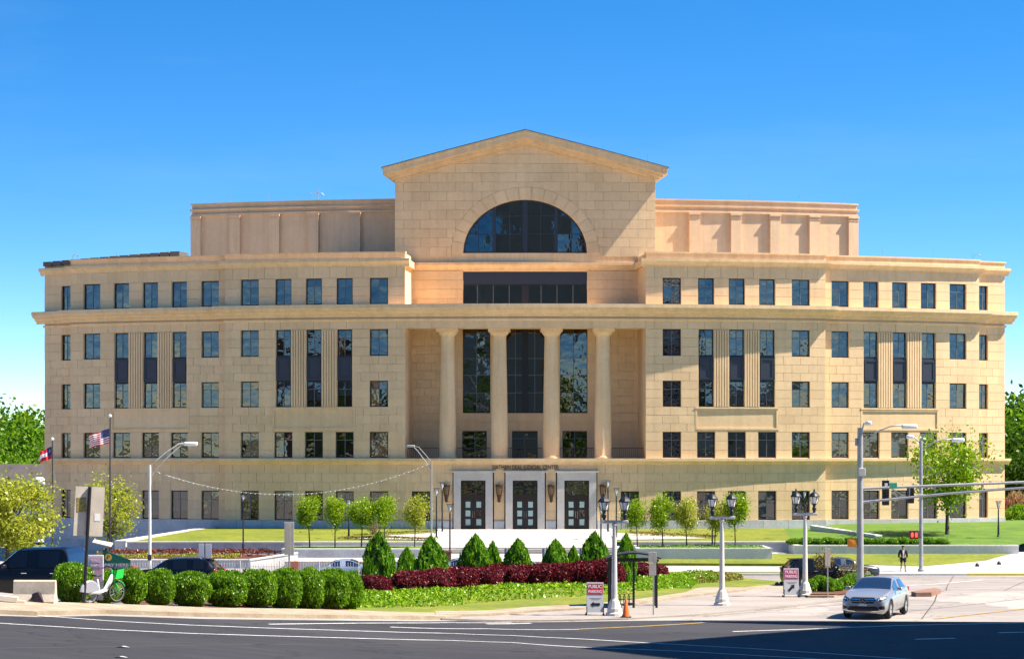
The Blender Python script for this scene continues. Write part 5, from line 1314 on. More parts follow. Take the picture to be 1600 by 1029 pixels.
b = MB(); b.bbox(-1.5, 0, h+1.08, .6, .28, .16, .06); b.build('lamp_head', GREYM, o, True)
LP2 = (p.x, d, p.z-.1)
b = MB(); P_ = []
for i in range(41):
    t = i/40; P_.append((LP1[0]+(LP2[0]-LP1[0])*t, LP1[1]+(LP2[1]-LP1[1])*t, LP1[2]+(LP2[2]-LP1[2])*t-8.0*t*(1-t)))
b.tube(P_, .008, 4); o = b.build('string_lights', GREYM); tag(o, 'sagging string of small bulbs hung between two grey lamp masts', 'string lights')
b = MB()
for i in range(1, 60):
    t = i/60; c = (LP1[0]+(LP2[0]-LP1[0])*t, LP1[1]+(LP2[1]-LP1[1])*t, LP1[2]+(LP2[2]-LP1[2])*t-8.0*t*(1-t)-.03); b.lathe([(.004, -.04), (.024, -.02), (.022, 0), (.008, .02)], c, 6)
b.build('bulbs', LANT, o)['kind'] = 'stuff'
# signal mast with long truss arm
d = 125; p = at(1344, 668, d); zb = gz(p.x, d); h = p.z-zb
def loc(px, py, dd=None): q = at(px, py, dd or d); return (q.x-p.x, (dd or d)-d, q.z-zb)
o = empty('signal_mast', (p.x, d, zb), 0, 'grey traffic signal mast with twin bar arm reaching right', 'signal mast')
b = MB(); b.lathe([(.32, 0), (.32, .15), (.20, .2), (.15, h)], (0, 0, 0), 14); b.build('pole', GREYM, o, True, sharp=.5)
b = MB(); b.tube([loc(1346, 763), loc(1480, 757.5), loc(1720, 748)], .075, 10); b.build('arm_bar', GREYM, o, True, sharp=.8)
b = MB(); b.tube([loc(1346, 784), loc(1480, 770.5), loc(1720, 752)], .075, 10); b.build('arm_bar', GREYM, o, True, sharp=.8)
for x in (1421, 1461, 1534):
    b = MB(); b.tube([loc(x, 763-(x-1346)*.042), loc(x, 784-(x-1346)*.095)], .04, 6); b.build('arm_strut', GREYM, o)
b = MB(); b.tube([loc(1393, 763), loc(1418, 777)], .035, 6); b.build('arm_strut', PALEPOST, o)
b = MB(); b.tube([loc(1345, 690), loc(1347, 672), loc(1350, 661), loc(1354, 659.5)], .05, 8); b.build('lamp_arm', PALEPOST, o, True)
b = MB(); c = loc(1356, 661); b.bbox(c[0], -.25, c[2], .26, .7, .22, .06); b.build('lamp_head', WHITEM, o, True)
b = MB(); b.tube([loc(1345, 694), loc(1372, 673), loc(1392, 665.5), loc(1412, 663.5)], .04, 8); b.build('lamp_arm', GREYM, o, True)
b = MB(); c = loc(1421, 666); b.bbox(c[0], 0, c[2], .86, .36, .25, .09); b.build('lamp_head', WHITEM, o, True)
b = MB(); c = loc(1345, 737); b.bbox(c[0]+.03, -.2, c[2], .36, .3, .42, .03); b.build('control_box', PALEPOST, o)
b = MB(); c = loc(1338, 690); b.bbox(c[0], 0, c[2], .12, .2, .4, .03); b.build('aerial_box', GREYM, o)
for x, y0, y1, lab in ((1385, 750, 789, 'black traffic signal head hung near the mast beside the green street sign'), (1424, 758, 786, 'black traffic signal head hung by the second arm strut')):
    hd = empty('traffic_signal', (p.x+loc(x, y1)[0], d+.28, zb+loc(x, y1)[2]), 0, lab, 'traffic signal', 'signal heads on the mast arm'); hh = (y1-y0)*d/F
    b = MB(); b.bbox(0, 0, hh/2, .38, .22, hh, .04); b.box(-.05, .05, -.3, -.1, hh*.4, hh*.5); b.build('housing', BLACK, hd)
    for k in range(3):
        b = MB(); z = hh*(k+.5)/3; b.lathe([(.15, .10), (.15, .34), (.14, .34), (.14, .12)], (0, 0, z), 12, axis='y'); b.build('visor', BLACK, hd)
c = loc(1395, 758); b = MB(); b.bbox(c[0], -.14, c[2], .42, .03, .30, .008); b.build('street_sign', STREETG, o)
b = MB(); b.bbox(loc(1384, 757)[0], -.13, c[2]+.02, .16, .03, .2, .008); b.build('small_plate', WHITEM, o)
ps = empty('pedestrian_signal', (p.x+loc(1331, 855)[0], d, zb+loc(1331, 855)[2]), 0, 'orange pedestrian signal box on the side of the signal mast', 'signal')
b = MB(); b.bbox(0, 0, .26, .46, .30, .46, .06); b.build('housing', SIGORANGE, ps, True, sharp=.6); b = MB(); b.box(.1, .5, -.03, .03, .02, .07); b.box(.1, .5, -.03, .03, .47, .52); b.build('bracket', SIGORANGE, ps)
# second pole beyond
d = 160; p = at(1439, 688, d); zb = gz(p.x, d)+.13; h = p.z-zb
o = empty('street_lamp', (p.x, d, zb), 0, 'grey twin armed street lamp on the pavement beside the walking person', 'street lamp')
b = MB(); b.lathe([(.22, 0), (.22, .15), (.15, .2), (.11, h)], (0, 0, 0), 12); b.build('pole', GREYM, o, True, sharp=.5)
b = MB(); b.tube([loc(1439, 700), loc(1436, 690), loc(1430, 684), loc(1425, 682)], .045, 7); b.tube([loc(1439, 704), loc(1460, 690), loc(1475, 686.5), loc(1490, 685.5)], .045, 7); b.build('arm', GREYM, o, True)
for x, y, l_ in ((1422, 682, .5), (1497, 687, .85)):
    b = MB(); c = loc(x, y); b.bbox(c[0], 0, c[2], l_, .4, .27, .09); b.build('lamp_head', WHITEM, o, True)
b = MB(); c = loc(1440, 773); b.bbox(c[0], -.1, c[2], .5, .3, .12, .03); b.build('bracket', PALEPOST, o)
ps = empty('pedestrian_signal', (p.x+loc(1427.5, 841)[0], d-.15, zb+loc(1427.5, 841)[2]), 0, 'dark pedestrian signal box showing red lights by the grey lamp pole', 'signal')
b = MB(); b.bbox(0, 0, .28, .62, .24, .58, .04); b.box(.2, .52, 0, .06, .08, .13); b.build('housing', mat('signal_maroon', (.10, .015, .015), .5), ps)
for sg in (-1, 1):
    b = MB(); b.prism([(sg*.14-.07, .12), (sg*.14+.07, .12), (sg*.14+.09, .3), (sg*.14+.06, .44), (sg*.14-.06, .44), (sg*.14-.09, .3)], -.128, -.124); b.build('red_light', REDLAMP, ps)
# flagpoles
def flag(name, px, top, d, label, cat, draw, fx, fy0, fy1, sgn=-1):
    p = at(px, top, d); zb = gz(p.x, d); h = p.z-zb
    o = empty('flagpole', (p.x, d, zb), 0, label.replace('flag', 'flagpole carrying the flag', 1) if False else label[0], 'flagpole')
    b = MB(); b.lathe([(.16, 0), (.16, .1), (.085, .15), (.045, h)], (0, 0, 0), 10); b.build('pole', mat('flagpole_metal', (.06, .05, .05), .4, metal=.4) if 'flagpole_metal' not in MATS else MATS['flagpole_metal'], o, True, sharp=.5)
    b = MB(); b.lathe([(.01, h-.02), (.10, h+.04), (.13, h+.12), (.10, h+.2), (.01, h+.25)], (0, 0, 0), 12); b.build('finial', WHITEM, o, True)
    f = empty(name, (p.x, d, zb), 0, label[1], 'flag'); k = d/F
    W_ = (px-fx)*k; z0 = EYE-(fy0-HY)*k-zb; z1 = EYE-(fy1-HY)*k-zb
    def pos(u, v):     # u 0..1 from hoist, v 0..1 from the top; the fly end droops
        x = -.06-W_*u*(1-.05*sin(v*3)); y = .22*sin(u*7+v*1.2)*u+.12*sin(u*13)*u
        z = z0-(z0-z1)*v*(1-.15*u)-.52*(z0-z1)*u**1.1+.05*sin(u*9+v*2)*u
        return (x, y, z)
    draw(f, pos); return o
def cloth(f, pos, nm, mats, idx, NU=32, NV=26):
    b = MB()
    for j in range(NV+1):
        for i in range(NU+1): b.v.append(pos(i/NU, j/NV))
    for j in range(NV):
        for i in range(NU): b.f.append((j*(NU+1)+i, j*(NU+1)+i+1, (j+1)*(NU+1)+i+1, (j+1)*(NU+1)+i)); b.m.append(idx((i+.5)/NU, (j+.5)/NV))
    return b.build(nm, mats, f, True, recalc=False)
def stars(f, pos, pts, r, m, asp):
    b = MB()
    for u, v in pts:
        c = [pos(u+r*sin(pi*k/5)*(1 if k % 2 == 0 else .4)*asp, v-r*cos(pi*k/5)*(1 if k % 2 == 0 else .4)) for k in range(10)]
        for yy in (-.012, .012): b.add([(x, y+yy, z) for x, y, z in c], [tuple(range(10))])
    b.build('stars', m, f, recalc=False)
def us(f, pos):
    cloth(f, pos, 'cloth', [FLR, FLW, FLB], lambda u, v: 2 if (u < .4 and v < 7/13) else (0 if int(v*13) % 2 == 0 else 1))
    pts = [(.4*(i+1)/12, (7/13)*(j+1)/10) for j in range(9) for i in range(11) if (i+j) % 2 == 0]
    stars(f, pos, pts, .020, FLW, .55)
def ga(f, pos):
    cloth(f, pos, 'cloth', [FLR, FLW, FLB], lambda u, v: 2 if (u < .36 and v < 2/3) else (1 if 1/3 < v < 2/3 else 0), 32, 24)
    stars(f, pos, [(.18+.11*cos(2*pi*k/13), .33+.19*sin(2*pi*k/13)) for k in range(13)], .022, FLW, .6)
    b = MB(); c = [pos(.18+.05*cos(2*pi*k/12), .33+.09*sin(2*pi*k/12)) for k in range(12)]
    for yy in (-.012, .012): b.add([(x, y+yy, z) for x, y, z in c], [tuple(range(12))])
    b.build('emblem', FLY, f, recalc=False)
flag('national_flag', 172, 652, 172, ('tall dark flagpole in front of the sparse tree', 'stars and stripes flag blowing left from the tall flagpole'), '', us, 139, 669, 692)
flag('state_flag', 82, 688, 180, ('dark flagpole beside the left corner of the courthouse', 'red and white striped flag with blue corner on the shorter flagpole'), '', ga, 62, 697, 716)

# ------------------------------------------------------------------ signs and street furniture
def aframe(px, py, label, right):
    p = gp(px, py); o = empty('pavement_sign', (p.x, p.y, gz(p.x, p.y)+.065), 0, label, 'sign', 'portable parking signs')
    w, h = .70, 1.22; b = MB()
    for y0, y1 in ((0, .16), ):
        pass
    b.add([(-w/2, 0, .10), (w/2, 0, .10), (w/2, .03, .10), (-w/2, .03, .10), (-w/2, .20, h+.12), (w/2, .20, h+.12), (w/2, .23, h+.12), (-w/2, .23, h+.12)], [(3,2,1,0),(4,5,6,7),(0,1,5,4),(1,2,6,5),(2,3,7,6),(3,0,4,7)])
    b.add([(-w/2, .46, .10), (w/2, .46, .10), (w/2, .49, .10), (-w/2, .49, .10), (-w/2, .25, h+.12), (w/2, .25, h+.12), (w/2, .28, h+.12), (-w/2, .28, h+.12)], [(3,2,1,0),(4,5,6,7),(0,1,5,4),(1,2,6,5),(2,3,7,6),(3,0,4,7)])
    b.build('board', mat('board_grey', (.50, .50, .52), .5) if 'board_grey' not in MATS else MATS['board_grey'], o)
    sl_ = .20/(h+.02); tilt = -math.atan(sl_)
    def face(z): return .20*(z-.10)/(h+.02)
    hd = MB(); z0, z1 = .10+h*.60, .10+h*.97
    hd.add([(-w*.46, face(z0)-.008, z0), (w*.46, face(z0)-.008, z0), (w*.46, face(z1)-.008, z1), (-w*.46, face(z1)-.008, z1)], [(0, 1, 2, 3)]); hd.build('red_header', REDS if not right else mat('sign_crimson', (.55, .04, .16), .5), o)
    for t_, zc in (('PUBLIC', .10+h*.87), ('PARKING', .10+h*.70)):
        text('lettering', t_, .19, .002, WHITEM, o, (0, face(zc)-.014, zc), (pi/2+tilt, 0, 0), width=w*.80)
    ar = MB(); P_ = [(-.20, 0), (-.06, .12), (-.06, .055), (.20, .055), (.20, -.055), (-.06, -.055), (-.06, -.12)]
    a = radians(0 if not right else 225)
    P_ = [(x*cos(a)-y*sin(a), x*sin(a)+y*cos(a)) for x, y in P_]
    ar.add([(x, face(.10+h*.27+z)-.010, .10+h*.27+z) for x, z in P_], [tuple(range(7))]); ar.build('arrow', BLACK, o)
    for dz, ww in ((.47, .36), (.43, .24)):
        l_ = MB(); z = .10+h*dz; l_.add([(-w*ww, face(z)-.009, z-.012), (w*ww, face(z)-.009, z-.012), (w*ww, face(z)-.009, z+.008), (-w*ww, face(z)-.009, z+.008)], [(0, 1, 2, 3)]); l_.build('small_print', NAVY, o)
    for sx in (-1, 1):
        f_ = MB(); f_.tube([(sx*w*.52, -.18, .03), (sx*w*.52, .60, .03)], .03, 6); f_.tube([(sx*w*.50, .0, .03), (sx*w*.50, .02, .35)], .02, 5); f_.build('foot', BLACK, o)
aframe(930, 962, 'portable public parking sign with arrow pointing left beside the traffic cone', False)
aframe(1237, 934, 'portable public parking sign with diagonal arrow on the corner by the island', True)
# traffic cone
p = gp(978, 966); o = empty('traffic_cone', (p.x, p.y, gz(p.x, p.y)+.065), 0, 'orange traffic cone at the foot of the lantern post', 'cone')
b = MB(); b.bbox(0, 0, .02, .42, .42, .04, .012); b.build('base', BLACK, o); b = MB(); b.lathe([(.17, .04), (.13, .2), (.045, .72), (.035, .74)], (0, 0, 0), 18); b.build('cone', ORANGE, o, True, sharp=.8)
# bus shelter
p = gp(990, 951); o = empty('bus_shelter', (p.x, p.y, gz(p.x, p.y)+.06), 0, 'black open bus shelter with low arched roof beside the red hedge', 'bus shelter')
for x, y in ((-1.02, .1), (0, 0), (1.0, 0), (-1.02, 1.3), (1.0, 1.3)):
    b = MB(); b.box(x-.05, x+.05, y-.05, y+.05, 0, 2.12); b.build('post', BLACK, o)
b = MB(); K = 14
for k in range(K+1):
    t = -1+2*k/K; z = 2.12+.24*(1-t*t)
    for (dx, dy) in ((0, -.30), (0, 1.55)): b.v += [(1.18*t, dy, z), (1.18*t, dy, z+.06)]
for k in range(K):
    a = 4*k
    for q in ((a, a+4, a+5, a+1), (a+2, a+3, a+7, a+6), (a+1, a+5, a+7, a+3), (a, a+2, a+6, a+4)): b.f.append(q); b.m.append(0)
b.f += [(0, 1, 3, 2), (4*K, 4*K+2, 4*K+3, 4*K+1)]; b.m += [0, 0]; b.build('roof', mat('shelter_roof', (.02, .02, .025), .35) if 1 else 0, o, False)
b = MB(); b.box(-1.1, 1.1, -.02, .06, 2.02, 2.12); b.box(-1.1, 1.1, 1.28, 1.36, 2.02, 2.12); b.build('beam', BLACK, o)
p = gp(978, 948); o = empty('bicycle_rack', (p.x, p.y+.1, gz(p.x, p.y)+.06), 0, 'black hooped bicycle rack under the bus shelter', 'bicycle rack')
for i in range(4):
    x = -.36+.2*i; b = MB(); b.tube([(x-.13, .05*i, 0), (x-.13, .05*i, .42), (x-.06, .05*i, .53), (x+.06, .05*i, .53), (x+.13, .05*i, .42), (x+.13, .05*i, 0)], .02, 6); b.build('hoop', BLACK, o)
b = MB(); b.tube([(-.5, 0, .28), (.4, .15, .28)], .018, 6); b.build('rail', BLACK, o)
def post_sign(px, base, top, plates, label, post_m=GREYM, pr=.03, d=None, name='road_sign'):
    p = gp(px, base) if d is None else at(px, base, d); k = p.y/F; zb = gz(p.x, p.y)+.05; zt = EYE-(top-HY)*k
    o = empty(name, (p.x, p.y, zb), 0, label, 'sign'); b = MB(); b.tube([(0, 0, 0), (0, 0, zt-zb)], pr, 7); b.build('post', post_m, o)
    for x0, x1, y0, y1, m in plates:
        b = MB(); b.bbox(((x0+x1)/2-px)*k, -.05, EYE-((y0+y1)/2-HY)*k-zb, (x1-x0)*k, .02, (y1-y0)*k, .008); b.build('plate', m, o)
    return o, k, zb
post_sign(1021, 962, 860, [(1013, 1019.6, 862, 878, SIGNB), (1020.4, 1026, 862, 878, SIGNB), (1014, 1025, 879, 898, SIGNB)], 'grey metal sign post with plates in front of the bus shelter')
post_sign(452, 951, 815, [(444.5, 451, 815, 866, SIGNB), (453.5, 459.5, 815, 866, SIGNB)], 'tall grey sign post with long back plates standing in the green hedge', GREYM, .035)
post_sign(1293, 935, 855, [(1289, 1292.6, 856, 884, SIGNB), (1293.4, 1297, 856, 884, SIGNB)], 'thin sign post with narrow grey plates on the traffic island')
post_sign(320, 900, 848, [(310.5, 319, 849, 878, WHITEM), (321, 330.5, 849, 878, WHITEM)], 'white backed sign plates on a post behind the black estate car', BLACK, .03, d=130)
post_sign(461, 905, 874, [(453, 467, 876, 890, mat('faded_orange_sign', (.80, .32, .18), .6))], 'faded orange notice on a short post behind the green hedge', GREYM, .03, d=128)
# large blank sign back with leaning dark post
p = gp(133, 947); k = p.y/F; zb = gz(p.x, p.y)+.1
o = empty('large_sign', (p.x, p.y, zb), radians(15), 'large blank rear of a road sign on a dark leaning post', 'sign')
zt = EYE-(760-HY)*k-zb
b = MB(); b.tube([(-.05, .02, 0), (.17, .02, zt*1.0)], .065, 8); b.build('post', BLACK, o)
def rel(x, y): return ((x-133)*k, EYE-(y-HY)*k-zb)
pts = [rel(119, 759), rel(164, 761), rel(160, 838), rel(115, 836)]
b = MB(); b.prism(pts, .09, .12, 'xz'); pl = b.build('plate', SIGNB, o)
c = rel(127.5, 788); b = MB(); b.box(c[0]-.17, c[0]+.17, .082, .089, c[1]-.26, c[1]+.26); b.build('sticker', mat('old_sticker', (.12, .09, .03), .6, (.45, .36, .10), 14), o)
c = rel(152, 808); b = MB(); b.box(c[0]-.10, c[0]+.10, .082, .089, c[1]-.13, c[1]+.13); b.build('sticker', WHITEM, o)
# pink parking sign behind the bicycle
p = gp(147, 945); k = p.y/F; zb = gz(p.x, p.y)+.1; o = empty('notice_board', (p.x, p.y+.35, zb), 0, 'faded pink parking sign in a pale frame behind the bicycle', 'sign'); w, z1, z0 = .56, EYE-(867-HY)*k-zb, EYE-(938-HY)*k-zb
b = MB(); b.bbox(0, 0, (z0+z1)/2, w, .05, z1-z0, .015); b.build('board', WHITEM, o)
b = MB(); b.box(-w*.42, w*.42, -.032, -.027, z0+.62, z1-.08); b.build('print', PINK, o); text('lettering', 'PUBLIC', .15, .002, WHITEM, o, (0, -.035, z1-.22), (pi/2, 0, 0), width=w*.62); text('lettering', 'PARKING', .15, .002, WHITEM, o, (0, -.035, z1-.40), (pi/2, 0, 0), width=w*.7)
for sx in (-1, 1):
    b = MB(); b.tube([(sx*w*.5, 0, 0), (sx*w*.5, 0, z0+.1)], .02, 5); b.build('leg', BLACK, o)
# pay station with green signs and solar panel
d = 112; p = at(176, 880, d); k = d/F; zb = gz(p.x, d); o = empty('pay_station', (p.x, d, zb), 0, 'green pay here parking sign with yellow disc and solar panel above the hedge', 'pay station')
def rel(x, y): return ((x-176)*k, EYE-(y-HY)*k-zb)
b = MB(); b.tube([(-.35, .1, 0), (-.35, .1, rel(0, 856)[1])], .05, 8); b.tube([(.6, .1, 0), (.6, .1, rel(0, 872)[1])], .04, 8); b.build('post', BLACK, o)
b = MB(); b.prism([rel(161, 858), rel(204, 874), rel(204, 879.5), rel(161, 879.5)], -.03, .03); b.build('green_panel', GREENS, o)
b = MB(); b.prism([rel(161, 879.7), rel(204, 879.7), rel(204, 884.5), rel(161, 884.5)], -.03, .03); b.build('white_panel', mat('pay_panel', (.10, .22, .19), .5), o)
c = rel(182, 882.1); text('lettering', 'PAY HERE', .19, .002, WHITEM, o, (c[0], -.036, c[1]), (pi/2, 0, 0), width=1.15)
c = rel(169.5, 870); b = MB(); b.lathe([(.17, -.04), (.17, -.036)], (c[0], 0, c[1]), 20, axis='y'); b.build('disc', YEL, o); text('lettering', 'P', .26, .002, LETTER, o, (c[0], -.045, c[1]), (pi/2, 0, 0))
c = rel(157, 866); b = MB(); b.lathe([(.15, .10), (.15, .104)], (c[0], 0, c[1]), 20, axis='y'); b.build('disc', YEL, o)
c = rel(160, 851); b = MB(); b.add([(c[0]-.45, -.25, c[1]+.12), (c[0]+.45, -.25, c[1]-.10), (c[0]+.45, .35, c[1]+.05), (c[0]-.45, .35, c[1]+.22), (c[0]-.45, -.25, c[1]+.17), (c[0]+.45, -.25, c[1]-.05), (c[0]+.45, .35, c[1]+.10), (c[0]-.45, .35, c[1]+.27)], [(3,2,1,0),(4,5,6,7),(0,1,5,4),(1,2,6,5),(2,3,7,6),(3,0,4,7)]); b.build('solar_panel', SIGNB, o)
# concrete barrier and debris
p = gp(52, 945); o = empty('concrete_barrier', (p.x, p.y+.3, gz(p.x, p.y)+.02), radians(-3), 'weathered concrete road barrier beside the pickup truck', 'barrier')
k = p.y/F; L = 66*k; H = 38*k; b = MB(); pr = [(-.30, 0), (.30, 0), (.30, .10), (.16, .36), (.10, H-.05), (.06, H), (-.06, H), (-.10, H-.05), (-.16, .36), (-.30, .10)]
b.prism(pr, -L/2, L/2, 'yz'); b.build('block', mat('barrier_concrete', (.42, .36, .28), .9, (.55, .48, .38), 2, .12, .3, 10), o)
p = gp(12, 946); b = MB(); b.bbox(0, 0, .11, .62, .3, .2, .02); b.bbox(.45, .05, .06, .25, .2, .1, .02)
o = b.build('fallen_sign_panel', SIGNB); o.location = (p.x, p.y+.1, gz(p.x, p.y)+.13); o.rotation_euler = (0, .12, .15); tag(o, 'grey metal panel lying on the pavement by the barrier', 'debris')
p = gp(58, 946); b = MB(); b.add([(-.22, 0, 0), (.22, 0, 0), (.22, .25, 0), (-.22, .25, 0), (-.18, .02, .30), (.02, .0, .36), (.08, .22, .33), (-.15, .22, .28)], [(3,2,1,0),(4,5,6,7),(0,1,5,4),(1,2,6,5),(2,3,7,6),(3,0,4,7)])
o = b.build('dark_bag', mat('dark_plastic', (.03, .02, .03), .5)); o.location = (p.x, p.y, gz(p.x, p.y)+.13); tag(o, 'dark bag left against the concrete barrier', 'bag')
# bollards, litter bin, fence
for i, px in enumerate((791, 850, 908)):
    d = 160; p = at(px, 870, d); o = empty('bollard', (p.x, d, -1.4), 0, ('grey steel bollard in front of the middle door', 'grey steel bollard between two cone shrubs before the third door', 'grey steel bollard left of the tall broad cone shrub')[i], 'bollard', 'bollards before the steps')
    b = MB(); b.lathe([(.13, 0), (.13, 1.68), (.11, 1.74), (.02, 1.76)], (0, 0, 0), 14); b.build('post', mat('bollard_steel', (.20, .20, .25), .4, metal=.4) if 'bollard_steel' not in MATS else MATS['bollard_steel'], o, True, sharp=.6)
    b = MB(); b.lathe([(.18, 0), (.18, .04), (.135, .05)], (0, 0, 0), 14); b.build('base', GREYM, o)
p = at(697, 862, 158); o = empty('litter_bin', (p.x, 158, -1.4), 0, 'reddish brown square litter bin beside the torch lamp', 'litter bin')
b = MB()
for i in range(8): b.box(-.32+i*.085, -.26+i*.085, -.3, -.27, .1, 1.55)
b.build('slats', BRICKM, o)['kind'] = 'stuff'; b = MB(); b.box(-.32, .36, -.268, .3, .05, 1.5); b.build('body', BRICKM, o); b = MB(); b.bbox(.02, 0, 1.6, .76, .68, .09, .03); b.build('lid', mat('bin_lid', (.12, .05, .04), .5), o)
d = 140; xa, xb = at(190, 0, d).x, at(962, 0, d).x; L = xb-xa
o = empty('picket_fence', (xa, d, -1.4), 0, 'white metal picket fence behind the hedges', 'fence')
b = MB(); n = int(L/.16)
for i in range(n):
    x = i*.16
    if int(x/2.4) != int((x-.001)/2.4): continue
    b.add([(x-.014, -.014, .1), (x+.014, -.014, .1), (x+.014, .014, .1), (x-.014, .014, .1), (x-.014, -.014, 1.6), (x+.014, -.014, 1.6), (x+.014, .014, 1.6), (x-.014, .014, 1.6), (x, 0, 1.68)], [(0, 1, 5, 4), (1, 2, 6, 5), (2, 3, 7, 6), (3, 0, 4, 7), (4, 5, 8), (5, 6, 8), (6, 7, 8), (7, 4, 8)])
b.build('pickets', WHITEM, o)['kind'] = 'stuff'
for i in range(int(L/2.4)+1):
    b = MB(); x = i*2.4; b.bbox(x, 0, .88, .07, .07, 1.76, .012); b.build('post', WHITEM, o)
for z in (.3, 1.38):
    b = MB(); b.box(0, L, -.012, .012, z, z+.035); b.build('rail', WHITEM, o)
# traffic island kerb, median nose, small things on the pavement
ia = G([(1262, 935), (1303, 935), (1340, 930), (1362, 922)]); ib = [(x, y+d_) for (x, y), d_ in zip(ia, (9, 13, 15, 12))]
strip('traffic_island', ia, ib, .16, KERBM, 24, 6, thick=.5)
ic = [(x+.25, y+.35) for x, y in ia]; ic[-1] = (ia[-1][0]-.35, ia[-1][1]+.3); idd = [(x+(.25 if k < 2 else -.25), y-.3) for k, (x, y) in enumerate(ib)]
strip('island_soil', ic, idd, .19, MULCH, 24, 6)
b = MB(); q = gp(1266, 934); zz = gz(q.x, q.y); b.box(q.x, q.x+1.15, q.y-.10, q.y+.1, zz, zz+.23); tag(b.build('island_kerb', BRICKM), kind='structure')
q = gp(1450, 931); q2 = gp(1470, 926); b = MB(); z = gz(q.x, q.y); b.prism([(q.x-.6, q.y-.2), (q.x+.15, q.y-.1), (q2.x, q2.y), (q2.x-.1, q2.y+1.2), (q.x-.7, q.y+.6)], z-.2, z+.2, 'xy'); tag(b.build('median_nose', BRICKM), kind='structure')
for px, py, lab, m in ((1561, 884, 'small dark utility cap on the wide pavement', BLACK), (1527, 887, 'small flat dark cover on the wide pavement', BLACK), (1214, 918, 'small black bollard stub by the kerb near the corner sign', BLACK), (1221, 917, 'second small black bollard stub by the kerb', BLACK)):
    p = gp(px, py); b = MB(); b.lathe([(.16, 0), (.15, .12), (.10, .24), (.02, .28)], (0, 0, 0), 10); o = b.build('utility_cap', m, None, True); o.location = (p.x, p.y, gz(p.x, p.y)+.1); tag(o, lab, 'utility cap')

# ------------------------------------------------------------------ bicycle (rental), side view slightly turned
p = gp(161, 947); SCB = 1.16
o = empty('bicycle', (p.x, p.y-.05, gz(p.x, p.y)+.13), radians(50), 'white and green rental bicycle parked against the hedge', 'bicycle'); o.scale = (SCB,)*3
def wheel(x, nm='wheel'):
    w = empty(nm, (x, 0, .33)); w.parent = o
    b = MB(); K = 28
    b.tube([(.31*cos(2*pi*k/K), 0, .31*sin(2*pi*k/K)) for k in range(K+1)], .025, 6, cap=False); b.build('tyre', RUBBER, w, True)
    b = MB(); b.tube([(.28*cos(2*pi*k/K), 0, .28*sin(2*pi*k/K)) for k in range(K+1)], .012, 5, cap=False)
    for k in range(14): t = 2*pi*k/14; b.tube([(.03*cos(t), 0, .03*sin(t)), (.28*cos(t), 0, .28*sin(t))], .003, 4)
    b.lathe([(.04, -.05), (.04, .05)], (0, 0, 0), 10, axis='y'); b.build('rim', ALLOY, w)
wheel(-.52); wheel(.56)
b = MB(); b.tube([(-.52, 0, .33), (-.25, 0, .36), (-.05, 0, .34), (.10, 0, .40), (.34, 0, .78), (.38, 0, .86)], [.05, .06, .075, .075, .07, .05], 8); b.tube([(-.12, 0, .36), (-.22, 0, .75)], .03, 7); b.build('frame', BIKEW, o, True)
b = MB(); b.tube([(.14, -.075, .46), (.30, -.075, .70)], .03, 7); b.build('battery', GREYM, o, True)
b = MB(); b.tube([(.38, 0, .80), (.40, 0, .70), (.50, -.06, .55), (.56, -.07, .33)], .026, 6); b.tube([(.40, 0, .70), (.50, .06, .55), (.56, .07, .33)], .026, 6); b.tube([(.38, 0, .78), (.34, 0, 1.06)], .03, 7); b.build('fork', BIKEG, o, True)
b = MB(); b.tube([(.22, -.30, 1.06), (.34, -.22, 1.12), (.37, 0, 1.08), (.34, .22, 1.12), (.22, .30, 1.06)], .016, 6); b.build('handlebar', BLACK, o, True)
b = MB(); pr = [(.36, .74), (.44, 1.02), (.72, 1.04), (.66, .76)]; b.prism(pr, -.17, .17, 'xz'); b.build('basket', BIKEG, o)
b = MB(); b.box(.45, .70, -.15, .15, 1.03, 1.06); b.build('basket_rim', BLACK, o)
b = MB(); b.add([(-.36, -.09, .84), (-.36, .09, .84), (-.08, .03, .83), (-.08, -.03, .83), (-.38, -.10, .89), (-.38, .10, .89), (-.07, .03, .87), (-.07, -.03, .87)], [(3,2,1,0),(4,5,6,7),(0,1,5,4),(1,2,6,5),(2,3,7,6),(3,0,4,7)]); b.build('saddle', BLACK, o, True)
b = MB(); b.tube([(-.20, 0, .70), (-.24, 0, .84)], .018, 6); b.build('seat_post', ALLOY, o)
b = MB(); K = 16; A_ = [(-.52+.36*cos(pi*k/K-.15), .33+.36*sin(pi*k/K-.15)) for k in range(K+1)]; b.prism(A_, -.05, -.035, 'xz'); b.prism(A_, .035, .05, 'xz'); b.tube([(x, 0, z) for x, z in A_], .045, 6); b.build('rear_skirt', BIKEGR, o)
b = MB(); b.tube([(.56+.35*cos(pi*(.15+.7*k/K)), 0, .33+.35*sin(pi*(.15+.7*k/K))) for k in range(K+1)], .022, 6); b.build('front_mudguard', BIKEG, o)
b = MB(); b.lathe([(.09, -.07), (.09, -.06)], (0, 0, .30), 16, axis='y'); b.tube([(0, -.08, .30), (.10, -.09, .16), (.10, -.18, .16)], .014, 5); b.tube([(0, .08, .30), (-.10, .09, .44), (-.10, .18, .44)], .014, 5); b.build('crank', BLACK, o)

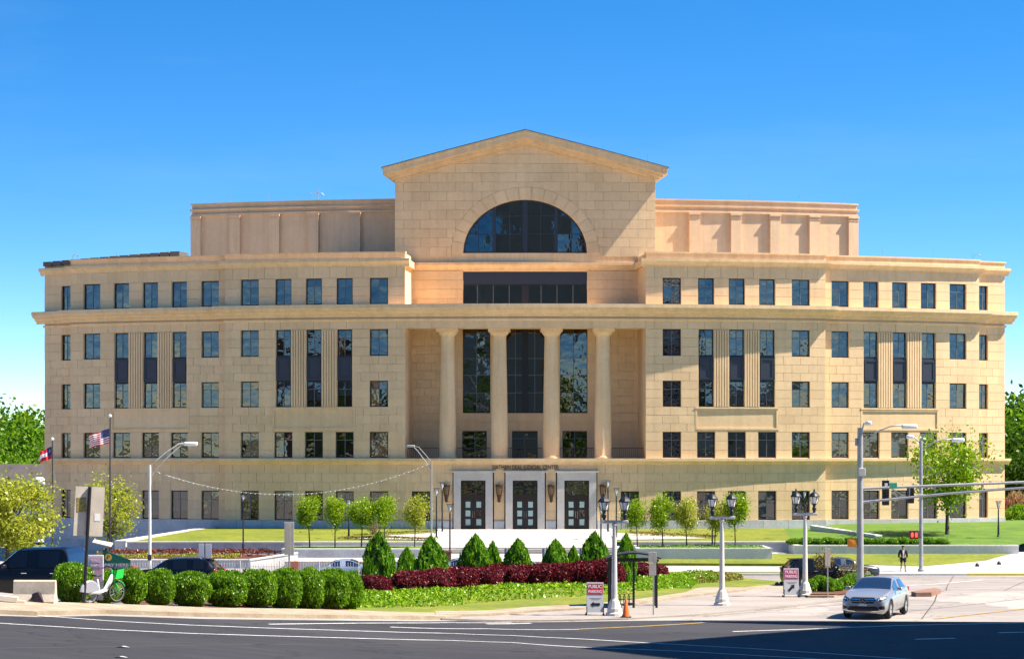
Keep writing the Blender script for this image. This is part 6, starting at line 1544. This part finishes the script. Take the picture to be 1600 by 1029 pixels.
# ------------------------------------------------------------------ walking person
def skin_mesh(name, verts, edges, radii, m, parent, sub=2, root=0):
    me = bpy.data.meshes.new(name); me.from_pydata(verts, edges, []); ob = link(name, me)
    ob.modifiers.new('s', 'SKIN'); me.skin_vertices[0].data
    for i, r in enumerate(radii): me.skin_vertices[0].data[i].radius = r if isinstance(r, tuple) else (r, r)
    for i in range(len(verts)): me.skin_vertices[0].data[i].use_root = (i == root)
    sbd = ob.modifiers.new('d', 'SUBSURF'); sbd.levels = sub; sbd.render_levels = sub
    bpy.context.view_layer.update()
    nm = bpy.data.meshes.new_from_object(ob.evaluated_get(bpy.context.evaluated_depsgraph_get())); bpy.data.objects.remove(ob)
    nm.materials.clear(); nm.materials.append(m); nm.shade_smooth(); nm.name = name
    return link(name, nm, parent)
p = gp(1411, 894.5); o = empty('person', (p.x, p.y, gz(p.x, p.y)+.13), 0, 'person walking on the far pavement in black jacket, white shirt and shorts', 'person')
V = [(0, 0, .95), (0, -.01, 1.15), (0, 0, 1.38), (0, -.02, 1.50), (0, -.04, 1.60), (0, -.05, 1.72),
     (.10, 0, .90), (.12, -.14, .50), (.13, -.12, .10), (.14, -.28, .04),
     (-.10, 0, .90), (-.11, .02, .50), (-.11, .22, .12), (-.12, .10, .04),
     (.20, 0, 1.40), (.28, .02, 1.14), (.27, -.08, .90), (.27, -.11, .82),
     (-.20, 0, 1.40), (-.29, -.02, 1.15), (-.30, -.14, .92), (-.30, -.18, .84)]
for sx, bi in ((1, 17), (-1, 21)):
    pass
E = [(0, 1), (1, 2), (2, 3), (3, 4), (4, 5), (0, 6), (6, 7), (7, 8), (8, 9), (0, 10), (10, 11), (11, 12), (12, 13), (2, 14), (14, 15), (15, 16), (16, 17), (2, 18), (18, 19), (19, 20), (20, 21)]
Rr = [.14, .13, .15, .06, .095, .085, .10, .065, .045, .04, .10, .065, .045, .04, .07, .05, .04, .03, .07, .05, .04, .03]
for hand in (17, 21):
    hx, hy, hz = V[hand]; sx = 1 if hx > 0 else -1
    for k in range(4):
        a = len(V); yy = -.03+.02*k; V += [(hx, hy+yy, hz-.05), (hx-sx*.01, hy+yy-.005, hz-.11+.008*abs(k-1.5)), (hx-sx*.03, hy+yy-.01, hz-.14+.01*abs(k-1.5))]; E += [(hand, a), (a, a+1), (a+1, a+2)]; Rr += [.012, .010, .008]
    a = len(V); V += [(hx-sx*.02, hy-.06, hz-.02), (hx-sx*.03, hy-.08, hz-.07)]; E += [(hand, a), (a, a+1)]; Rr += [.013, .010]
skin_mesh('body', V, E, Rr, SKIN, o)
V2 = [(0, .0, 1.00), (0, -.01, 1.2), (0, 0, 1.40), (.20, .0, 1.41), (.285, .02, 1.14), (.275, -.07, .94), (-.20, 0, 1.41), (-.295, -.02, 1.15), (-.305, -.13, .95)]
skin_mesh('jacket', V2, [(0, 1), (1, 2), (2, 3), (3, 4), (4, 5), (2, 6), (6, 7), (7, 8)], [(.19, .155), (.18, .15), (.18, .145), .095, .075, .065, .095, .075, .065], CLOTHK, o)
b = MB(); b.add([(-.045, -.185, .92), (.055, -.185, .92), (.05, -.195, 1.2), (.07, -.155, 1.45), (-.06, -.155, 1.45), (-.04, -.195, 1.2), (-.045, -.12, .92), (.055, -.12, .92), (.05, -.12, 1.2), (.07, -.1, 1.45), (-.06, -.1, 1.45), (-.04, -.12, 1.2)], [(0, 1, 2, 5), (5, 2, 3, 4), (0, 6, 7, 1), (1, 7, 8, 2), (2, 8, 9, 3), (4, 10, 11, 5), (5, 11, 6, 0), (3, 9, 10, 4)]); b.build('shirt', CLOTHW, o)
skin_mesh('shorts', [(0, 0, .98), (.10, -.01, .88), (.125, -.10, .58), (-.10, 0, .88), (-.115, .01, .58)], [(0, 1), (1, 2), (0, 3), (3, 4)], [(.17, .145), .125, .10, .125, .10], CLOTHK, o)
for x, y, z in ((.14, -.24, .045), (-.12, .14, .055)):
    b = MB(); b.bbox(x, y-.0, z, .10, .28, .09, .035); b.build('shoe', CLOTHW, o, True)
b = MB(); b.lathe([(.01, 1.81), (.06, 1.80), (.097, 1.75), (.102, 1.69), (.085, 1.63), (.03, 1.60)], (0, -.02, 0), 12); b.build('hair', HAIR, o, True)
b = MB(); b.lathe([(.008, -.135), (.016, -.12), (.02, -.11)], (0, -.02, 1.665), 6, axis='y'); 
for sx in (-1, 1): b.lathe([(.009, -.128), (.010, -.118)], (sx*.035, -.01, 1.695), 6, axis='y')
b.build('face', SKIN, o)

# ------------------------------------------------------------------ house at the far left
d = 235; p = at(20, 770, d); o = empty('house', (p.x, d, -2), 0, 'pale blue house with grey shingle roof beside the wooded slope', 'house')
b = MB(); b.box(-7, 2.6, 0, 8, 0, 5.1); b.build('wall', HOUSEW, o)
b = MB(); b.prism([(-.6, 4.9), (8.6, 4.9), (4.2, 8.0)], -7.5, 2.9, 'yz'); b.build('roof', SHINGLE, o)
b = MB(); b.prism([(1.1, 2.2), (4.1, 2.2), (4.1, 5.4), (2.6, 6.3), (1.1, 5.4)], -1.5, 2.5); g_ = b.build('gable_wall', HOUSEW, o)
b = MB(); b.prism([(.8, 5.25), (2.6, 6.4), (4.4, 5.25), (4.4, 5.45), (2.6, 6.62), (.8, 5.45)], -1.8, 3); b.build('gable_roof', WHITEM, o)
b = MB(); b.box(2.0, 3.2, -1.56, -1.5, 3.2, 4.9); wn = b.build('window', WHITEM, o); b = MB(); b.box(2.12, 3.08, -1.58, -1.562, 3.32, 4.1); b.box(2.12, 3.08, -1.58, -1.562, 4.2, 4.78); b.build('pane', PANEW, wn)
# ------------------------------------------------------------------ buildings beside and behind the viewer: they shade the road and fill the window reflections
def office(name, poly, h, m, label, nf, wn=3.2):
    c = sum((Vector(q) for q in poly), Vector((0, 0)))/len(poly); o = empty(name, (c.x, c.y, 0), 0, label, 'building'); P_ = [Vector(q)-c for q in poly]
    b = MB(); b.prism([tuple(q) for q in P_], -3, h, 'xy'); b.build('wall', m, o)
    b = MB()
    for a, e in zip(P_, P_[1:]+P_[:1]):
        L = (e-a).length; t = (e-a)/L; n_ = Vector((t.y, -t.x)); k = int(L/wn)
        for f_ in range(nf):
            z0 = h*(f_+.3)/nf; z1 = h*(f_+.8)/nf
            for i in range(k):
                u0 = a+t*(L*(i+.22)/k)+n_*.03; u1 = a+t*(L*(i+.78)/k)+n_*.03
                b.add([(u0.x, u0.y, z0), (u1.x, u1.y, z0), (u1.x, u1.y, z1), (u0.x, u0.y, z1)], [(0, 1, 2, 3)])
    b.build('windows', DARKG, o, recalc=False)['kind'] = 'stuff'
sx_ = cos(radians(SUN_EL))*cos(radians(SUN_AZ))/sin(radians(SUN_EL)); sy_ = cos(radians(SUN_EL))*sin(radians(SUN_AZ))/sin(radians(SUN_EL))
H1 = 32; c = Vector((*gp(905, 1012)[:2],))+Vector((sx_, sy_))*H1
e1 = Vector(gp(1290, 981)[:2])-Vector(gp(905, 1012)[:2]); e1.normalize(); e2 = Vector(gp(1060, 1029)[:2])-Vector(gp(905, 1012)[:2]); e2.normalize()
office('office_block', [tuple(c), tuple(c+e2*34), tuple(c+e2*34+e1*15.5), tuple(c+e1*15.5)], H1, OFFC, 'concrete office block right of the road, throwing the road shadow', 9)
H2 = 26; c2 = Vector(gp(1040, 969.5)[:2])+Vector((sx_, sy_))*H2
office('office_block', [tuple(c2), tuple(c2+Vector((14, -6))), tuple(c2+Vector((30, -6))), tuple(c2+Vector((30, -.8)))], H2, OFFC, 'narrow concrete office wing beside the side street mouth', 7)
RB = mat('reflected_brick', (.22, .13, .09), .85, (.28, .18, .12), .3); RW = mat('reflected_pale_stone', (.50, .48, .44), .8)
for (x0, x1, y0, y1, h, m, nf, lab) in ((-150, -96, -70, -40, 26, RB, 7, 'brick office building behind the viewer on the left'), (-80, -30, -110, -70, 38, RW, 10, 'pale stone office building behind the viewer'), (-22, 30, -120, -80, 82, OFFC, 20, 'tall concrete tower added behind the viewer to block reflected sky'), (52, 90, -120, -80, 62, RB, 15, 'brick tower added behind the viewer to block reflected sky'), (100, 170, -70, -30, 20, RW, 5, 'low pale building behind the viewer on the right')):  # both towers are unseen additions, tall enough to darken the window reflections
    office('office_building', [(x0, y1), (x0, y0), (x1, y0), (x1, y1)][::-1], h, m, lab, nf)
for i, x in enumerate((-120, -95, -68, -50, -34, -20, 16, 30, 46, 66, 88, 112)):
    put_tree('avenue_tree', FV[i % 3], (x, -22-6*(i % 3), 0), 'street tree across the road behind the viewer', 'trees behind the viewer', i, .95+.2*(i % 3))
